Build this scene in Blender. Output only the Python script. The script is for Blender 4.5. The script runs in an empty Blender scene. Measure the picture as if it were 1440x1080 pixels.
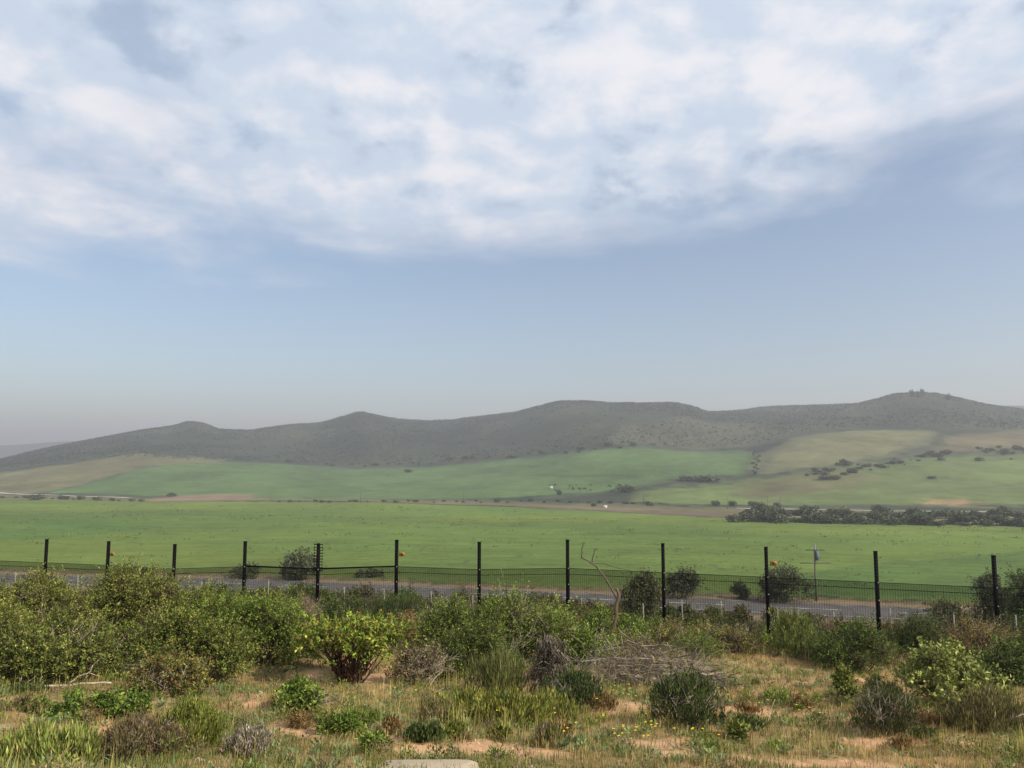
import bpy, math
import numpy as np
from mathutils import Vector

# ------------------------------------------------------------------ camera, sky, sun, exposure
SC = bpy.context.scene
COL = SC.collection
F = 1080.0
PITCH = math.atan(110.0 / F)
cam_d = bpy.data.cameras.new('camera'); cam = bpy.data.objects.new('camera', cam_d); COL.objects.link(cam)
cam_d.sensor_width = 36.0; cam_d.lens = 36.0 * F / 1440.0
cam_d.clip_start = 0.1; cam_d.clip_end = 30000
cam.location = (0, 0, 0); cam.rotation_euler = (math.pi / 2 + PITCH, 0, 0)
SC.camera = cam
SUN_AZ, SUN_EL = math.radians(120), math.radians(38)      # azimuth clockwise from straight ahead (+Y)

world = bpy.data.worlds.new('World'); SC.world = world; world.use_nodes = True
def build_sky():
    nt = world.node_tree; nt.nodes.clear(); N = nt.nodes.new; L = nt.links.new
    out = N('ShaderNodeOutputWorld'); bg = N('ShaderNodeBackground'); bg.inputs['Strength'].default_value = 0.132
    L(bg.outputs[0], out.inputs['Surface'])
    sky = N('ShaderNodeTexSky'); sky.sky_type = 'NISHITA'; sky.sun_disc = False
    sky.sun_elevation = SUN_EL; sky.sun_rotation = SUN_AZ
    sky.air_density = 1.0; sky.dust_density = 1.8; sky.ozone_density = 0.7
    tc = N('ShaderNodeTexCoord'); sep = N('ShaderNodeSeparateXYZ'); L(tc.outputs['Generated'], sep.inputs[0])
    def M(op, a, b=None, c=None, clamp=False):
        n = N('ShaderNodeMath'); n.operation = op; n.use_clamp = clamp
        for i, v in enumerate((a, b, c)):
            if v is None: continue
            if isinstance(v, (int, float)): n.inputs[i].default_value = v
            else: L(v, n.inputs[i])
        return n.outputs[0]
    def SS(v, a, b, lo=0.0, hi=1.0):
        n = N('ShaderNodeMapRange'); n.interpolation_type = 'SMOOTHSTEP'
        L(v, n.inputs[0]); n.inputs[1].default_value = a; n.inputs[2].default_value = b
        n.inputs[3].default_value = lo; n.inputs[4].default_value = hi
        return n.outputs[0]
    z = M('MAXIMUM', sep.outputs['Z'], 0.03)
    def plane(k):                                          # k > 0: cloud layer curved like a dome, less drawn out near the horizon
        zz = M('ADD', z, k); x_ = M('DIVIDE', sep.outputs['X'], zz); y_ = M('DIVIDE', sep.outputs['Y'], zz)
        c = N('ShaderNodeCombineXYZ'); L(x_, c.inputs[0]); L(y_, c.inputs[1]); return c.outputs[0], x_, y_
    flat, px, py = plane(0.0); dome, dx, dy = plane(0.32)
    def noise(src, scale, detail, rough, off, dist=0.0):
        mp = N('ShaderNodeMapping'); L(src, mp.inputs[0]); mp.inputs['Location'].default_value = off
        n = N('ShaderNodeTexNoise'); L(mp.outputs[0], n.inputs['Vector']); n.inputs['Scale'].default_value = scale
        n.inputs['Detail'].default_value = detail; n.inputs['Roughness'].default_value = rough; n.inputs['Distortion'].default_value = dist
        return n.outputs[0]
    OX, OY = SKY_OFF
    n_edge = noise(flat, 0.8, 7, 0.58, (3.1, 1.7, 0), 0.4)
    puff = noise(dome, 5.5, 10, 0.55, (7.3 + OX, 2.2 + OY, 0), 0.15)
    puff2 = noise(dome, 5.5, 10, 0.55, (7.3 + OX - .035, 2.2 + OY + .05, 0), 0.15)
    n_big = noise(dome, 2.1, 4, 0.5, (1.2 + OX, 9.4 + OY, 0), 0.4)
    r = M('SQRT', M('ADD', M('MULTIPLY', px, px), M('MULTIPLY', py, py)))
    edge = M('ADD', M('ADD', r, M('MULTIPLY', px, 0.34)), M('MULTIPLY', M('SUBTRACT', n_edge, 0.5), 4.0))
    deck = SS(edge, 2.3, 4.0, 1.0, 0.0)
    hole = SS(M('ADD', puff, M('MULTIPLY', M('SUBTRACT', n_big, 0.5), 0.5)), 0.27, 0.42)
    cover = M('MULTIPLY', deck, M('ADD', M('MULTIPLY', hole, 0.5), 0.5), clamp=True)
    relief = M('MULTIPLY', M('SUBTRACT', puff, puff2), M('MULTIPLY', deck, 1.5))
    shade = SS(M('ADD', M('ADD', M('MULTIPLY', puff, 0.45), M('MULTIPLY', n_big, 1.0)), relief), 0.50, 1.04)
    cr = N('ShaderNodeMix'); cr.data_type = 'RGBA'; L(shade, cr.inputs[0])
    cr.inputs[6].default_value = (3.95, 4.6, 5.5, 1); cr.inputs[7].default_value = (5.8, 5.8, 6.1, 1)
    mx = N('ShaderNodeMix'); mx.data_type = 'RGBA'; L(cover, mx.inputs[0]); L(sky.outputs[0], mx.inputs[6]); L(cr.outputs[2], mx.inputs[7])
    L(mx.outputs[2], bg.inputs['Color'])
SKY_OFF = (11.3, 0.4)
build_sky()
sun_d = bpy.data.lights.new('sun', 'SUN'); sun = bpy.data.objects.new('sun', sun_d); COL.objects.link(sun)
sun_d.energy = 4.8; sun_d.angle = math.radians(0.8); sun_d.color = (1.0, 0.93, 0.82)
sdir = Vector((math.sin(SUN_AZ) * math.cos(SUN_EL), math.cos(SUN_AZ) * math.cos(SUN_EL), math.sin(SUN_EL)))
sun.rotation_euler = sdir.to_track_quat('Z', 'Y').to_euler()
SC.view_settings.view_transform = 'Standard'; SC.view_settings.look = 'None'
SC.view_settings.exposure = 0.25; SC.view_settings.gamma = 1.0; SC.view_settings.use_curve_mapping = False
SC.render.engine = 'CYCLES'
SC.cycles.max_bounces = 6; SC.cycles.diffuse_bounces = 3; SC.cycles.glossy_bounces = 1
SC.cycles.transmission_bounces = 3; SC.cycles.volume_bounces = 0; SC.cycles.transparent_max_bounces = 4
SC.cycles.use_denoising = True

# ------------------------------------------------------------------ helpers
RNG = np.random.default_rng(7)
def rng(s): return np.random.default_rng(s)
def srgb(r, g, b):
    c = np.array([r, g, b], float) / 255.0
    return np.where(c <= 0.04045, c / 12.92, ((c + 0.055) / 1.055) ** 2.4)
def norm(v): return v / np.maximum(np.linalg.norm(v, axis=-1, keepdims=True), 1e-9)

def hash2(i, j, s):
    h = (i.astype(np.int64) * 374761393 + j.astype(np.int64) * 668265263 + s * 1442695041) & 0xffffffff
    h = ((h ^ (h >> 13)) * 1274126177) & 0xffffffff
    return ((h ^ (h >> 16)) & 0xffff) / 65535.0
def vnoise(x, y, s=0):
    i = np.floor(x); j = np.floor(y); a = x - i; b = y - j
    a = a * a * (3 - 2 * a); b = b * b * (3 - 2 * b)
    return (hash2(i, j, s) * (1 - a) + hash2(i + 1, j, s) * a) * (1 - b) + (hash2(i, j + 1, s) * (1 - a) + hash2(i + 1, j + 1, s) * a) * b
def fbm(x, y, o=4, s=0):
    t = 0; w = 1; n = 0
    for k in range(o):
        t = t + w * vnoise(x * 2 ** k, y * 2 ** k, s + k * 17); n += w; w *= .5
    return t / n - .5
def sstep(x, a, b):
    t = np.clip((x - a) / (b - a), 0, 1); return t * t * (3 - 2 * t)

CP, SP = math.cos(PITCH), math.sin(PITCH)
def ray(px, py):
    u = (px - 720.0) / F; v = (540.0 - py) / F
    yc = CP - v * SP
    return u / yc, (SP + v * CP) / yc          # dX/dY, dZ/dY
def at(px, py, Y):
    a, b = ray(px, py); return np.array([a * Y, Y, b * Y])

# ------------------------------------------------------------------ terrain function
FQ = np.array([[-400, -6], [-60, -1.5], [-12, 1.2], [0, 1.75], [5, 2.85], [9, 3.58], [15, 4.38], [20, 5.02], [27.9, 5.95], [37, 7.5], [60, 11.4],
               [80, 15.2], [88, 16.3], [103, 16.3], [108, 16.7], [112, 16.9], [150, 18.1], [220, 20.6], [340, 24.0], [450, 24.6], [700, 25.0], [9000, 25.0]], float)
def roadq(X): return 95.5 - 5.0 * sstep(-X, 30, 75)
CX = lambda pts: (np.array([p[0] for p in pts], float), np.array([p[1] for p in pts], float))
yA = CX([(-500, 690), (0, 694), (180, 701), (400, 705), (600, 704), (800, 706), (1000, 714), (1200, 719), (1440, 722), (1900, 728)])
yB = CX([(-500, 672), (-200, 668), (0, 660), (100, 650), (190, 643), (250, 648), (390, 651), (480, 656), (600, 653), (700, 645), (800, 635), (890, 628), (960, 632), (1060, 628), (1120, 612), (1200, 602), (1310, 602), (1440, 607), (1900, 630)])
zB = CX([(-500, 900), (250, 950), (480, 1000), (700, 900), (890, 800), (1060, 850), (1200, 900), (1440, 850), (1900, 850)])
yC = CX([(-500, 668), (-150, 662), (0, 646), (70, 629), (130, 618), (200, 605), (240, 600), (262, 593), (285, 596), (305, 604), (350, 606), (400, 598), (450, 595), (480, 586),
         (505, 579), (530, 584), (560, 590), (600, 592), (635, 592), (660, 588), (725, 581), (750, 575), (785, 566), (830, 566), (860, 569), (920, 569), (950, 568), (975, 573),
         (997, 581), (1010, 581), (1040, 579), (1080, 574), (1120, 573), (1210, 570), (1240, 563), (1262, 556), (1295, 554), (1320, 555), (1350, 561), (1380, 568), (1400, 572), (1440, 577), (1560, 590), (1900, 615)])
zC = CX([(-500, 1500), (262, 1550), (500, 1500), (640, 1650), (790, 1450), (960, 1450), (1040, 1600), (1210, 1450), (1295, 1250), (1440, 1300), (1900, 1300)])
XS = np.arange(-500, 1901, 4.0)
def table(t, sm):
    v = np.interp(XS, *t)
    if sm:
        k = np.exp(-0.5 * (np.arange(-3 * sm, 3 * sm + 1) / sm) ** 2); k /= k.sum()
        v = np.convolve(np.pad(v, 3 * sm, mode='edge'), k, 'valid')
    return v
TA, TB, TZB, TC, TZC = table(yA, 8), table(yB, 4), table(zB, 15), table(yC, 1), table(zC, 15)
def slope_of(y): return ray(720, y)[1]
def pchip(xk, yk, x):
    n = xk.shape[1]; h = np.diff(xk, axis=1); dl = np.diff(yk, axis=1) / h
    m = np.zeros_like(yk); m[:, 0] = dl[:, 0]; m[:, -1] = dl[:, -1]
    for i in range(1, n - 1):
        a, b = dl[:, i - 1], dl[:, i]; same = a * b > 0
        w1 = 2 * h[:, i] + h[:, i - 1]; w2 = h[:, i] + 2 * h[:, i - 1]
        m[:, i] = np.where(same, (w1 + w2) / (w1 / np.where(same, a, 1) + w2 / np.where(same, b, 1)), 0)
    out = yk[:, -1].copy()
    for i in range(n - 1):
        s = (x >= xk[:, i]) & (x <= xk[:, i + 1])
        t = (x - xk[:, i]) / h[:, i]
        v = (2 * t ** 3 - 3 * t ** 2 + 1) * yk[:, i] + (t ** 3 - 2 * t ** 2 + t) * h[:, i] * m[:, i] + (-2 * t ** 3 + 3 * t ** 2) * yk[:, i + 1] + (t ** 3 - t ** 2) * h[:, i] * m[:, i + 1]
        out = np.where(s, v, out)
    return out
def fdrop(q): return np.interp(q, FQ[:, 0], FQ[:, 1])
def terrain(X, Y, detail=True):
    X = np.asarray(X, float); Y = np.asarray(Y, float); shp = X.shape
    X = X.ravel(); Y = Y.ravel()
    q = Y + 0.26 * np.clip(X, -250, 250) - (roadq(X) - 95.5)
    z = -fdrop(q)
    far = Y > 150
    if far.any():
        x_, y_ = X[far], Y[far]; u = x_ / y_
        pxc = np.clip(u * F * 1.005 + 720, -500, 1900)
        g = lambda T: np.interp(pxc, XS, T)
        za = -25.0 + 0 * u; Za = za / slope_of(g(TA))
        Zb = g(TZB); zb = slope_of(g(TB)) * Zb; Zc = g(TZC); zc = slope_of(g(TC)) * Zc
        Z0 = Za * 0.72
        q0 = Z0 + 0.26 * np.clip(u * Z0, -250, 250); z0 = -fdrop(q0)
        xk = np.stack([Z0, Za, Zb, Zc, Zc + 600, Zc + 2200], 1); yk = np.stack([z0, za, zb, zc, zc * .3 - 15, 0 * za - 24], 1)
        v = pchip(xk, yk, y_)
        hill = sstep(y_, Zb, Zb + 150) * (1 - sstep(y_, Zc - 480, Zc - 120))
        v = v + hill * (fbm(x_ / 260, y_ / 420, 3, 5) * 20) + sstep(y_, Za, Zb) * (1 - sstep(y_, Zb - 60, Zb)) * fbm(x_ / 150, y_ / 300, 2, 9) * 5
        z[far] = np.where(y_ > Z0, v, z[far])
    if detail:
        near = 1 - sstep(np.hypot(X, Y), 40, 75)
        z = z + near * (fbm(X / 2.3, Y / 2.3, 4, 3) * 0.34 + fbm(X / .5, Y / .5, 3, 4) * .07) * sstep(np.hypot(X, Y), 3, 8)
        road = np.abs(q - 95.5) < 9
        z = z + np.where(road, 0, fbm(X / 40, Y / 40, 3, 8) * 1.2 * sstep(q, 108, 190))
    return z.reshape(shp)
YM = np.concatenate([np.arange(6, 60, .04), np.geomspace(60, 2600, 4000)])
def G(px, py):
    """ground point seen at a photo position"""
    a, b = ray(px, py)
    d = b * YM - terrain(a * YM, YM)
    k = np.argmax(d <= 0) if (d <= 0).any() else len(YM) - 1
    Y = YM[k]
    return np.array([a * Y, Y, float(terrain(np.array([a * Y]), np.array([Y]))[0])])
def gz(x, y): return float(terrain(np.array([x]), np.array([y]))[0])

# ------------------------------------------------------------------ mesh / object helpers
def mesh_np(name, V, T, C=None, smooth=False):
    me = bpy.data.meshes.new(name); n, m = len(V), len(T)
    me.vertices.add(n); me.vertices.foreach_set('co', np.ascontiguousarray(V, np.float32).ravel())
    me.loops.add(3 * m); me.loops.foreach_set('vertex_index', np.ascontiguousarray(T, np.int32).ravel())
    me.polygons.add(m); me.polygons.foreach_set('loop_start', np.arange(0, 3 * m, 3, dtype=np.int32))
    if smooth: me.polygons.foreach_set('use_smooth', np.ones(m, bool))
    if C is not None:
        a = me.color_attributes.new('Col', 'FLOAT_COLOR', 'POINT')
        c4 = np.ones((n, 4), np.float32); c4[:, :3] = C; a.data.foreach_set('color', c4.ravel())
    me.update(); return me
class MB:
    def __init__(s): s.V = []; s.T = []; s.C = []; s.n = 0
    def add(s, V, T, C=(.5, .5, .5)):
        V = np.asarray(V, float); T = np.asarray(T, int)
        s.V.append(V); s.T.append(T + s.n); s.C.append(np.broadcast_to(np.asarray(C, float), (len(V), 3))); s.n += len(V)
    def box(s, c, size, C=(.5, .5, .5), rz=0.0):
        x, y, z = np.array(size) / 2
        P = np.array([[a * x, b * y, d * z] for a in (-1, 1) for b in (-1, 1) for d in (-1, 1)], float)
        cr, sr = math.cos(rz), math.sin(rz)
        P = np.stack([P[:, 0] * cr - P[:, 1] * sr, P[:, 0] * sr + P[:, 1] * cr, P[:, 2]], 1) + np.asarray(c, float)
        s.add(P, [(0, 1, 3), (0, 3, 2), (4, 6, 7), (4, 7, 5), (0, 4, 5), (0, 5, 1), (2, 3, 7), (2, 7, 6), (0, 2, 6), (0, 6, 4), (1, 5, 7), (1, 7, 3)], C)
    def tube(s, P, R, k=6, C=(.5, .5, .5), cap=True):
        P = np.asarray(P, float); R = np.broadcast_to(np.asarray(R, float), (len(P),))
        tan = norm(np.gradient(P, axis=0)); ref = np.array([0, 0, 1.0]) if abs(tan[0, 2]) < .9 else np.array([1.0, 0, 0])
        vs = []
        for i in range(len(P)):
            a = norm(np.cross(tan[i], ref)); b = np.cross(tan[i], a)
            ang = np.arange(k) * 2 * math.pi / k
            vs.append(P[i] + R[i] * (np.cos(ang)[:, None] * a + np.sin(ang)[:, None] * b))
        T = []
        for i in range(len(P) - 1):
            for j in range(k):
                a, b = i * k + j, i * k + (j + 1) % k; c, d = a + k, b + k
                T += [(a, b, d), (a, d, c)]
        V = np.concatenate(vs)
        if cap:
            V = np.concatenate([V, P[:1], P[-1:]]); e = len(V)
            for j in range(k): T += [(e - 2, (j + 1) % k, j), (e - 1, (len(P) - 1) * k + j, (len(P) - 1) * k + (j + 1) % k)]
        s.add(V, T, C)
    def cones(s, A, B, ra, C, sides=3):
        A = np.asarray(A, float); B = np.asarray(B, float); n = len(A); d = norm(B - A)
        ref = np.where(np.abs(d[:, 2:3]) < .9, np.array([[0, 0, 1.0]]), np.array([[1.0, 0, 0]]))
        a = norm(np.cross(d, ref)); b = np.cross(d, a); ra = np.broadcast_to(np.asarray(ra, float), (n,))[:, None]
        V = np.stack([A + ra * (math.cos(t) * a + math.sin(t) * b) for t in np.arange(sides) * 2 * math.pi / sides] + [B], 1).reshape(-1, 3)
        o = (np.arange(n) * (sides + 1))[:, None, None]
        T = (np.array([(j, (j + 1) % sides, sides) for j in range(sides)])[None] + o).reshape(-1, 3)
        C = np.asarray(C, float); C = np.repeat(C, sides + 1, axis=0) if C.ndim == 2 else C
        s.add(V, T, C)
    def leaves(s, P, D, Nn, L, W, C):
        n = len(P); D = norm(D); S = norm(np.cross(D, Nn)); Nn = np.cross(S, D)
        L = np.broadcast_to(np.asarray(L, float), (n,))[:, None]; W = np.broadcast_to(np.asarray(W, float), (n,))[:, None]
        V = np.stack([P, P + D * L * .45 + S * W * .5 + Nn * W * .18, P + D * L, P + D * L * .45 - S * W * .5 + Nn * W * .18], 1).reshape(-1, 3)
        o = (np.arange(n) * 4)[:, None, None]
        T = (np.array([(0, 1, 2), (0, 2, 3)])[None] + o).reshape(-1, 3)
        s.add(V, T, np.repeat(C, 4, axis=0))
    def mesh(s, name, smooth=False): return mesh_np(name, np.concatenate(s.V), np.concatenate(s.T), np.concatenate(s.C), smooth)
    def build(s, name, mat, parent=None, smooth=False, kind=None):
        return link(name, s.mesh(name, smooth), mat, parent, kind)
def link(name, me, mat=None, parent=None, kind=None):
    if mat is not None and not me.materials: me.materials.append(mat)
    o = bpy.data.objects.new(name, me); COL.objects.link(o)
    if parent is not None: o.parent = parent
    if kind: o['kind'] = kind
    return o
def thing(name, loc, label, cat, group=None, rz=0.0):
    o = bpy.data.objects.new(name, None); COL.objects.link(o); o.empty_display_size = .2
    o.location = tuple(float(v) for v in loc); o.rotation_euler = (0, 0, rz); return tag(o, label, cat, group)
def tag(o, label, cat, group=None):
    o['label'] = label; o['category'] = cat
    if group: o['group'] = group
    return o

# ------------------------------------------------------------------ materials
def mat_attr(name, rough=.7, trans=0.0, var=0.0, vscale=3.0, bump=0.0, bscale=20.0, spec=.25, detail=None):
    m = bpy.data.materials.new(name); m.use_nodes = True; nt = m.node_tree; N = nt.nodes.new; L = nt.links.new
    p = nt.nodes['Principled BSDF']; p.inputs['Roughness'].default_value = rough; p.inputs['Specular IOR Level'].default_value = spec
    at_ = N('ShaderNodeAttribute'); at_.attribute_name = 'Col'; col = at_.outputs['Color']
    tc = N('ShaderNodeTexCoord')
    for (sc, amt, dt) in ([(vscale, var, 5)] if var else []) + (detail or []):
        nz = N('ShaderNodeTexNoise'); nz.inputs['Scale'].default_value = sc; nz.inputs['Detail'].default_value = dt; nz.inputs['Roughness'].default_value = .6
        L(tc.outputs['Object'], nz.inputs['Vector'])
        mr = N('ShaderNodeMapRange'); L(nz.outputs[0], mr.inputs[0]); mr.inputs[1].default_value = .3; mr.inputs[2].default_value = .7
        mr.inputs[3].default_value = 1 - amt; mr.inputs[4].default_value = 1 + amt
        vm = N('ShaderNodeVectorMath'); vm.operation = 'SCALE'; L(col, vm.inputs[0]); L(mr.outputs[0], vm.inputs['Scale']); col = vm.outputs[0]
    L(col, p.inputs['Base Color'])
    if bump:
        nb = N('ShaderNodeTexNoise'); nb.inputs['Scale'].default_value = bscale; nb.inputs['Detail'].default_value = 6; L(tc.outputs['Object'], nb.inputs['Vector'])
        bp = N('ShaderNodeBump'); bp.inputs['Strength'].default_value = bump; bp.inputs['Distance'].default_value = .05; L(nb.outputs[0], bp.inputs['Height']); L(bp.outputs[0], p.inputs['Normal'])
    if trans:
        tr = N('ShaderNodeBsdfTranslucent'); L(col, tr.inputs['Color'])
        mx = N('ShaderNodeMixShader'); mx.inputs[0].default_value = trans; L(p.outputs[0], mx.inputs[1]); L(tr.outputs[0], mx.inputs[2])
        L(mx.outputs[0], nt.nodes['Material Output'].inputs['Surface'])
    return m
M_LEAF = mat_attr('leaf', .7, .12, spec=.06)
M_GRASS = mat_attr('grass_blade', .75, .25, spec=.06)
M_WOOD = mat_attr('bark', .85, 0, .3, 14.0, .4, 40.0, spec=.15)
M_FAR = mat_attr('far_foliage', .9, 0, .35, .6, spec=.05)
M_METAL = mat_attr('painted_metal', .6, 0, .12, 6.0, spec=.03)
M_MATTE = mat_attr('matte', .85, 0, .15, 4.0, spec=.2)
M_ROAD = mat_attr('asphalt', .9, 0, .15, .35, .3, 30.0, spec=.2, detail=[(9.0, .15, 6)])

# ------------------------------------------------------------------ ground (one sheet to the horizon)
def poly_mask(X, Y, P):
    ins = np.zeros(X.shape, bool); n = len(P)
    for i in range(n):
        x1, y1 = P[i]; x2, y2 = P[(i + 1) % n]
        c = ((y1 > Y) != (y2 > Y)) & (X < (x2 - x1) * (Y - y1) / (y2 - y1 + 1e-12) + x1)
        ins ^= c
    return ins
def gpoly(pts): return [tuple(G(x, y)[:2]) for x, y in pts]

SAND = [(110, 1028, 62, 9), (175, 1034, 60, 9), (430, 1030, 62, 11), (345, 990, 24, 5), (425, 950, 36, 9), (530, 957, 46, 12), (620, 1056, 85, 12), (745, 1058, 72, 11),
        (865, 992, 66, 13), (905, 1046, 60, 9), (1055, 1001, 60, 7), (1225, 1046, 62, 8), (1130, 1076, 130, 9), (1355, 1046, 44, 5), (15, 1022, 34, 8), (1208, 957, 20, 9),
        (560, 1042, 26, 5), (960, 1062, 50, 7), (1340, 995, 40, 8), (690, 1045, 30, 5), (310, 1072, 20, 4), (1000, 1002, 40, 5), (20, 1065, 26, 8)]
SANDW = []
for (x, y, rx, ry) in SAND:
    g = G(x, y); a = G(x, y - ry); b = G(x, min(y + ry, 1110))
    SANDW.append((g[0], (a[1] + b[1]) / 2, rx * g[1] / F, max((a[1] - b[1]) / 2, .15)))
def sand(X, Y):
    s = np.zeros(np.shape(X))
    jx = fbm(X / .6, Y / .6, 3, 31) * 1.1; 
    for (cx, cy, rx, ry) in SANDW:
        d = np.sqrt(((X - cx) / (.86 * rx)) ** 2 + ((Y - cy) / (.86 * ry)) ** 2) + jx * 1.3
        s = np.maximum(s, 1 - sstep(d, .65, 1.2))
    return s

def build_ground():
    rr = [np.geomspace(.5, 6, 40)[:-1], np.geomspace(6, 40, 165)[:-1], np.geomspace(40, 300, 125)[:-1], np.geomspace(300, 1800, 225)[:-1], np.geomspace(1800, 6300, 26)]
    R = np.concatenate(rr)
    th = np.concatenate([np.radians(np.arange(-180, -40, 3.0)), np.radians(np.linspace(-40, 40, 560)), np.radians(np.arange(43, 180, 3.0))])
    nr, nth = len(R), len(th)
    RR, TH = np.meshgrid(R, th, indexing='ij'); X = RR * np.sin(TH); Y = RR * np.cos(TH); Z = terrain(X, Y)
    V = np.stack([X, Y, Z], -1).reshape(-1, 3)
    i = np.arange(nr - 1)[:, None]; j = np.arange(nth)[None, :]; j2 = (j + 1) % nth
    a = i * nth + j; b = i * nth + j2; c = (i + 1) * nth + j; d = (i + 1) * nth + j2
    T = np.concatenate([np.stack([a, d, b], -1).reshape(-1, 3), np.stack([a, c, d], -1).reshape(-1, 3)])
    # centre cap
    V = np.concatenate([V, [[0, 0, gz(0, 0)]]]); k = len(V) - 1
    jj = np.arange(nth); T = np.concatenate([T, np.stack([np.full(nth, k), jj, (jj + 1) % nth], -1)])
    X, Y = V[:, 0], V[:, 1]; n = len(V); dist = np.hypot(X, Y)
    q = Y + 0.26 * np.clip(X, -250, 250) - (roadq(X) - 95.5)
    C = np.zeros((n, 3))
    def paint(mask, col): 
        m = np.clip(mask, 0, 1)[:, None]; C[:] = C * (1 - m) + np.asarray(col)[None] * m
    scrub = np.array([.036, .047, .028])
    n1 = fbm(X / 90, Y / 90, 4, 41); n2 = fbm(X / 14, Y / 14, 3, 42)
    C[:] = scrub * (1 + 1.1 * n1[:, None] + .5 * n2[:, None])
    paint(sstep(n1 + .6 * n2, .05, .30) * .4, (.075, .075, .045))
    # field and valley land cover, as polygons on the ground
    JX, JY = fbm(X / 30, Y / 30, 3, 51) * 22, fbm(X / 30, Y / 30, 3, 52) * 40
    FR = np.where((Y > 250) & (np.abs(X) < 1.1 * Y))[0]
    def cover(pts, col, jit=1.0, var=.35, s=61):
        P = gpoly(pts); m = np.zeros(n); rj = rng(s)
        for _ in range(7): m[FR] += poly_mask((X + JX * jit)[FR] + rj.normal(0, 5), (Y + JY * jit)[FR] + rj.normal(0, 13), P) / 7.0
        m *= sstep(m + .9 * fbm(X / 9, Y / 14, 3, s + 5), .2, .75)
        w = 1 + var * 2 * fbm(X / 45, Y / 70, 4, s)[:, None] + 1.6 * var * fbm(X / 7, Y / 9, 4, s + 1)[:, None]
        m = m[:, None]; C[:] = C * (1 - m) + np.asarray(col)[None] * w * m
    green, dgreen, dry, brown = (.105, .165, .045), (.080, .128, .042), (.13, .13, .06), (.15, .105, .075)
    cover([(-300, 705), (-300, 672), (0, 665), (130, 648), (190, 638), (320, 646), (310, 651), (200, 657), (70, 691)], (.135, .13, .06), .8)
    cover([(60, 692), (200, 657), (310, 649), (390, 652), (480, 658), (620, 655), (700, 647), (760, 642), (800, 637), (880, 630), (920, 630), (960, 635), (1062, 633), (1064, 655), (1050, 670), (960, 675), (880, 690), (640, 703), (360, 703), (60, 695)], dgreen, .35)
    cover([(1066, 640), (1120, 614), (1200, 605), (1315, 605), (1322, 612), (1285, 632), (1200, 655), (1100, 668), (1057, 668)], dry, .5)
    cover([(1330, 616), (1440, 603), (1640, 612), (1640, 640), (1440, 632), (1310, 640)], (.135, .115, .06), .6)
    cover([(840, 622), (870, 600), (960, 587), (1080, 590), (1110, 610), (1060, 628), (960, 632), (890, 627)], (.068, .070, .040), 1.2, s=88)
    cover([(880, 708), (900, 690), (1060, 675), (1180, 658), (1300, 642), (1440, 637), (1700, 640), (1700, 712), (1440, 712), (1200, 712), (1000, 712)], (.105, .138, .042), .4)
    cover([(1010, 690), (1060, 676), (1180, 660), (1250, 668), (1190, 690), (1060, 705)], (.115, .112, .048), .6, s=77)
    for (xa, ya, xb, yb, dk) in [(740, 668.5, 866, 669.5, .6), (895, 655, 962, 655.5, .5), (900, 678, 946, 679, .5), (640, 662, 700, 661, .35), (1140, 690, 1290, 679, .3), (1180, 684, 1330, 672, .3), (1250, 694, 1440, 680, .3)]:
        A, B = G(xa, ya), G(xb, yb); t = np.clip(((X - A[0]) * (B[0] - A[0]) + (Y - A[1]) * (B[1] - A[1])) / ((B[0] - A[0]) ** 2 + (B[1] - A[1]) ** 2), 0, 1)
        d = np.hypot(X - A[0] - t * (B[0] - A[0]) + JX * .3, Y - A[1] - t * (B[1] - A[1]) + JX * .4); paint((1 - sstep(d, 2, 6)) * dk * (Y > 250), (.05, .065, .03))
    cover([(-300, 700), (0, 693), (180, 700), (640, 703), (1000, 713), (1440, 721), (1800, 726), (1800, 745), (1440, 741), (1200, 735), (1000, 728), (830, 717), (690, 712), (500, 706), (0, 704), (-300, 710)], (.13, .12, .06), .15)
    cover([(560, 708), (700, 711), (830, 715), (1000, 721), (1070, 727), (1000, 728), (900, 724), (760, 716), (640, 711)], brown, .1)
    cover([(195, 703), (250, 696), (355, 694), (358, 705), (195, 706)], (.19, .135, .09), .5)
    cover([(1290, 713), (1310, 705), (1390, 702), (1398, 712)], (.30, .18, .10), .3)
    edge = gpoly([(-500, 712), (0, 703), (300, 705), (500, 706), (690, 712), (830, 718), (1000, 728), (1200, 735), (1440, 741), (1900, 748)])
    ex = np.array([p[0] for p in edge]); ey = np.array([p[1] for p in edge])
    fm = (q > 108.5 + 2 * fbm(X / 8, Y / 8, 2, 71)) & (Y < np.interp(X, ex, ey) + JY * .08) & (Y > 40)
    w = 1 + .45 * fbm(X / 60, Y / 60, 3, 72) + .35 * fbm(X / 3, Y / 3, 3, 73) + .3 * fbm((X + .26 * Y) / 50, Y / 5, 3, 74)
    lush = sstep(fbm(X / 110, Y / 110, 2, 75), -.1, .15)
    paint(fm * 1.0, (0, 0, 0)); C += fm[:, None] * w[:, None] * (np.array([.112, .150, .030]) * (1 - lush[:, None]) + np.array([.090, .135, .030]) * lush[:, None])
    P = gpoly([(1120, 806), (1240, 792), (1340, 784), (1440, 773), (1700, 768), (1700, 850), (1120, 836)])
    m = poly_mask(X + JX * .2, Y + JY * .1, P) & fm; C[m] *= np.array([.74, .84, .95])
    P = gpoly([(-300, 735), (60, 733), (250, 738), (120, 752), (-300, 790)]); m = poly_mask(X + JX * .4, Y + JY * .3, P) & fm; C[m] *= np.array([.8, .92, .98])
    flecks = sstep(vnoise(X / 1.6, Y / 3.0, 81) * vnoise(X / 9, Y / 9, 82), .62, .74); paint(flecks * fm * .6, (.05, .07, .03))
    # hillside between fence and road, road verge
    hs = (q <= 108.5) & (dist > 0)
    n3 = fbm(X / 3, Y / 3, 4, 91)
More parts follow.
